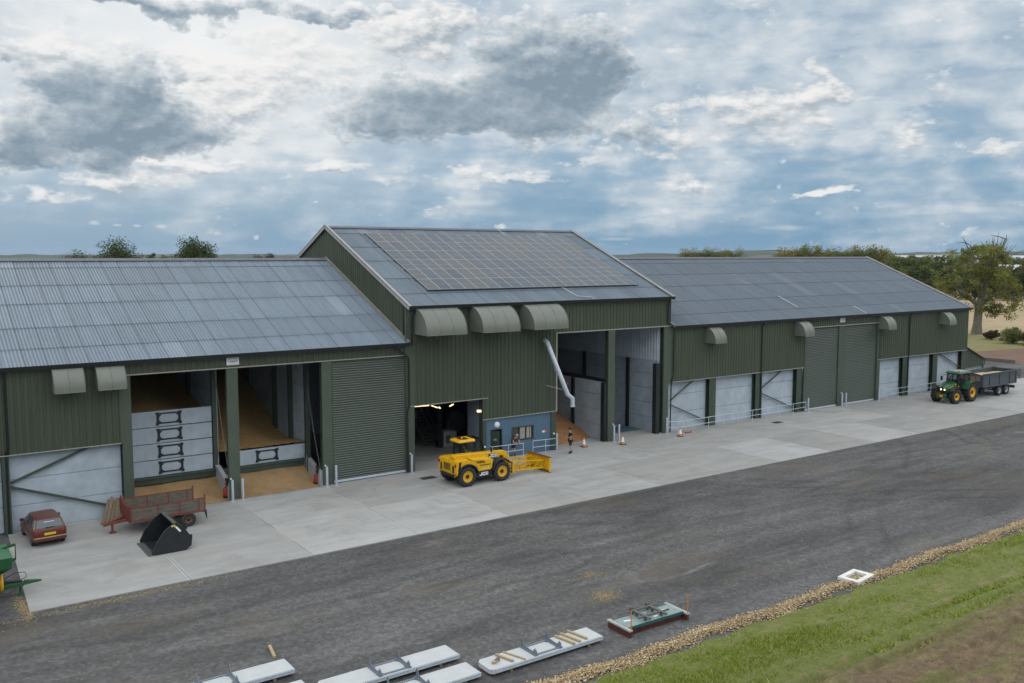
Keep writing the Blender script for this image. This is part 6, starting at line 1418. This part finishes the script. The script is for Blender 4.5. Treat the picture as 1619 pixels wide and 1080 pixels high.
BRIGHT = [(18.73, 10.43, 5.53, 2.79, 1.2), (8.1, 11.83, 2.85, 1.29, 1.0), (27.71, 12.94, 4.24, 1.76, 0.9), (51.78, 8.63, 3.17, 1.43, 1.0), (53.51, 9.96, 0.98, 1.33, 0.9), (44.76, 7.58, 1.71, 1.19, 0.9), (48.7, 8.02, 1.83, 1.17, 0.8), (32.69, 4.89, 2.76, 0.54, 0.9), (36.23, 4.62, 2.36, 0.54, 0.7), (58.89, 6.44, 1.46, 0.63, 0.9), (54.41, 3.63, 3.1, 0.3, 0.9), (62.88, 5.89, 1.51, 0.47, 0.8), (15.39, 5.19, 7.26, 0.45, 0.8), (10.95, 4.22, 4.76, 0.46, 0.7), (7.71, 3.25, 2.88, 0.35, 0.7), (30.41, 13.71, 2.32, 1.41, 0.8), (24.54, 5.42, 2.3, 0.45, 0.6), (41.32, 6.32, 3.85, 0.61, 0.7), (45.59, 3.9, 2.27, 0.3, 0.6), (30.71, 2.4, 1.6, 0.8, 0.35)]
TINY = [(10.53, 1.83, 0.33, 0.18, 0.9), (11.68, 1.7, 0.33, 0.11, 0.9), (12.76, 1.68, 0.31, 0.11, 0.9), (14.06, 1.66, 0.42, 0.15, 0.9), (41.37, 0.98, 1.95, 0.16, 0.7), (51.61, 1.63, 1.8, 0.23, 0.6)]
def field(saz, sel):
    """cloud fields at the direction shifted by (saz, sel) degrees: dark cumulus, bright cumulus, billow"""
    a0 = math_(t, 'ADD', az, saz); e0 = math_(t, 'ADD', el, sel)
    def vec2(ax, ex, off): q = N(t, 'ShaderNodeCombineXYZ'); L(t, math_(t, 'MULTIPLY_ADD', a0, ax, off * 7.3), q.inputs[0]); L(t, math_(t, 'MULTIPLY_ADD', e0, ex, off), q.inputs[1]); q.inputs[2].default_value = off; return q.outputs[0]
    w1 = math_(t, 'SUBTRACT', noise2(t, vec2(.24, .4, 3.), 1., 4, .6), .5); w2 = math_(t, 'SUBTRACT', noise2(t, vec2(.24, .45, 9.), 1., 4, .6), .5)
    aw = math_(t, 'MULTIPLY_ADD', w1, 5.0, a0); ew = math_(t, 'MULTIPLY_ADD', w2, 2.6, e0)
    vo = N(t, 'ShaderNodeTexVoronoi', feature='F1', normalize=True, voronoi_dimensions='2D'); vo.inputs['Scale'].default_value = 1.; vo.inputs['Detail'].default_value = 4.; vo.inputs['Roughness'].default_value = .55; vo.inputs['Lacunarity'].default_value = 2.3
    q = N(t, 'ShaderNodeCombineXYZ'); L(t, math_(t, 'MULTIPLY_ADD', w2, .8, math_(t, 'MULTIPLY', a0, .62)), q.inputs[0]); L(t, math_(t, 'MULTIPLY_ADD', w1, .6, math_(t, 'MULTIPLY', e0, .95)), q.inputs[1]); L(t, q.outputs[0], vo.inputs['Vector'])
    bil = math_(t, 'SUBTRACT', .40, vo.outputs['Distance'])
    n2 = math_(t, 'SUBTRACT', noise2(t, vec2(.7, 1.05, 2.), 1., 5, .56), .5)
    tex = math_(t, 'ADD', math_(t, 'MULTIPLY', bil, 1.1), math_(t, 'MULTIPLY', n2, .42))
    low = math_(t, 'SUBTRACT', noise2(t, vec2(.30, .5, 11.), 1., 3, .5), .5)
    fd = math_(t, 'MULTIPLY_ADD', blobs(DARK, aw, ew), 1.30, math_(t, 'MULTIPLY_ADD', low, .9, math_(t, 'MULTIPLY', tex, 1.1)))
    sc = math_(t, 'MULTIPLY', math_(t, 'SUBTRACT', noise2(t, vec2(.17, .52, 5.), 1., 5, .58), .50), 2.6)
    band = math_(t, 'MULTIPLY', math_(t, 'SMOOTH_MIN', math_(t, 'MULTIPLY', math_(t, 'SUBTRACT', e0, 1.2), .45), 1., .3), 1.)
    fb = math_(t, 'ADD', math_(t, 'MULTIPLY_ADD', blobs(BRIGHT, aw, ew), 1.18, -.22), math_(t, 'ADD', tex, math_(t, 'MULTIPLY', sc, math_(t, 'MAXIMUM', band, 0.))))
    fd = math_(t, 'SUBTRACT', fd, .05)
    return fd, fb
fd, fb = field(0., 0.); fd2, fb2 = field(-.22, .42)
litd = math_(t, 'SUBTRACT', fd, fd2); litb = math_(t, 'SUBTRACT', fb, fb2)
streak = noise2(t, vec(.14, .72, 7.), 1., 7, .54, .15); high = noise2(t, vec(.13, .24, 2.), 1., 7, .52, .2); fluff = noise2(t, vec(.42, .8, 6.), 1., 6, .52, .1)
# blue ground tone from the Nishita sky, lifted by a plain sky blue
def S(v): return tuple(q / STR for q in v)
base = mixc(t, .85, sky.outputs[0], S((.185, .365, .55)))
# thin high sheet: pale grey white, thicker higher up
cov = math_(t, 'ADD', math_(t, 'MULTIPLY_ADD', math_(t, 'MINIMUM', el, 9.), .066, -.34), math_(t, 'ADD', math_(t, 'MULTIPLY', streak, .62), math_(t, 'ADD', math_(t, 'MULTIPLY', high, .52), math_(t, 'MULTIPLY', fluff, .26))))
covm = ramp(t, cov, [(.36, 0.), (.60, .42), (.86, .97)])
tone = ramp(t, math_(t, 'ADD', math_(t, 'MULTIPLY', high, .40), math_(t, 'ADD', math_(t, 'MULTIPLY', streak, .25), math_(t, 'MULTIPLY', fluff, .35))), [(.40, S((.40, .50, .60))), (.50, S((.54, .62, .69))), (.62, S((.74, .775, .80)))])
c = mixc(t, covm, base, tone)
glow = math_(t, 'EXPONENT', math_(t, 'MULTIPLY', math_(t, 'ADD', math_(t, 'POWER', math_(t, 'MULTIPLY_ADD', az, 1 / 13., -17 / 13.), 2.), math_(t, 'POWER', math_(t, 'MULTIPLY_ADD', el, 1 / 5.5, -12 / 5.5), 2.)), -1.))
c = mixc(t, math_(t, 'MULTIPLY', glow, .9), c, S((.90, .915, .915)))
bm_ = ramp(t, fb, [(.28, 0.), (.58, .55), (1.0, .92)])
btone = ramp(t, math_(t, 'ADD', math_(t, 'MULTIPLY', litb, .75), math_(t, 'MULTIPLY_ADD', glow, .25, .42)), [(.12, S((.40, .46, .51))), (.38, S((.62, .655, .68))), (.62, S((.80, .805, .80))), (.9, S((.90, .895, .88)))])
c = mixc(t, bm_, c, btone)
tiny = ramp(t, math_(t, 'ADD', blobs(TINY, math_(t, 'ADD', az, warp(1.2, .5, 8.)), el), math_(t, 'MULTIPLY', math_(t, 'SUBTRACT', fluff, .5), .8)), [(.38, 0.), (.85, .55)])
c = mixc(t, tiny, c, S((.74, .76, .77)))
dm = ramp(t, fd, [(.32, 0.), (.52, .70), (.80, 1.)])
thick = math_(t, 'MULTIPLY_ADD', math_(t, 'MINIMUM', fd, 1.5), -.34, .58)
dtone = ramp(t, math_(t, 'ADD', math_(t, 'MULTIPLY', litd, math_(t, 'MULTIPLY_ADD', math_(t, 'MINIMUM', fd, 1.05), -.85, 1.35)), thick), [(.02, S((.24, .315, .385))), (.22, S((.335, .41, .475))), (.42, S((.52, .58, .62))), (.66, S((.77, .79, .81))), (.9, S((.94, .94, .92)))])
c = mixc(t, dm, c, dtone)
# the sky overhead, outside the picture: broken cloud, brightened to light the scene
up = ramp(t, math_(t, 'DIVIDE', el, 90.), [(.17, 0.), (.34, 1.)])
over = ramp(t, noise(t, D, 1.6, 5, .6), [(.3, S((.92, 1.0, 1.08))), (.7, S((1.50, 1.50, 1.48)))])
south = math_(t, 'MULTIPLY_ADD', DY, -.55, 1.12)   # unseen southern sky brightened to fill the shed fronts and open bays
sc_ = N(t, 'ShaderNodeVectorMath', operation='SCALE'); L(t, over, sc_.inputs[0]); L(t, south, sc_.inputs['Scale'])
c = mixc(t, up, c, sc_.outputs[0])
L(t, c, bg.inputs['Color']); bg.inputs['Strength'].default_value = STR
sun = bpy.data.lights.new('sun', 'SUN'); sun.energy = 1.0; sun.angle = R(16); sun.color = (1., .95, .88)
so = bpy.data.objects.new('sun', sun); COL.objects.link(so)
d = Vector((math.sin(SUN_AZ) * math.cos(SUN_EL), math.cos(SUN_AZ) * math.cos(SUN_EL), math.sin(SUN_EL))); so.rotation_euler = d.to_track_quat('Z', 'Y').to_euler()

hz = MB().box(-9400, -9400, -1.4, 9400, 9400, 70).build('haze', (lambda m_: (m_[1].nodes.remove(m_[2]), m_[0])[1])(nt('pale_haze')), smooth=0)
tag(hz, 'thin pale haze in the air over the whole landscape', 'haze', kind='stuff'); hm = hz.data.materials[0].node_tree
pv = N(hm, 'ShaderNodeVolumePrincipled'); pv.inputs['Color'].default_value = (.66, .82, 1., 1); pv.inputs['Density'].default_value = HAZE; pv.inputs['Anisotropy'].default_value = .2
L(hm, pv.outputs[0], hm.nodes['Material Output'].inputs['Volume'])
cam = bpy.data.cameras.new('camera'); cam.sensor_width = 36; cam.lens = 31.92; cam.clip_end = 30000; cam.clip_start = .5
co = bpy.data.objects.new('camera', cam); COL.objects.link(co); co.location = (0, -52.46, 14.4); co.rotation_euler = (R(90 - 5.449), 0, R(-35.032)); SC.camera = co
vs = SC.view_settings; vs.view_transform = 'Standard'; vs.look = 'None'; vs.exposure = 0.; vs.gamma = 1.
SC.cycles.max_bounces = 6; SC.cycles.diffuse_bounces = 3; SC.cycles.glossy_bounces = 3; SC.cycles.transparent_max_bounces = 6
for o in SC.objects:
    if 'origin' in o: del o['origin']
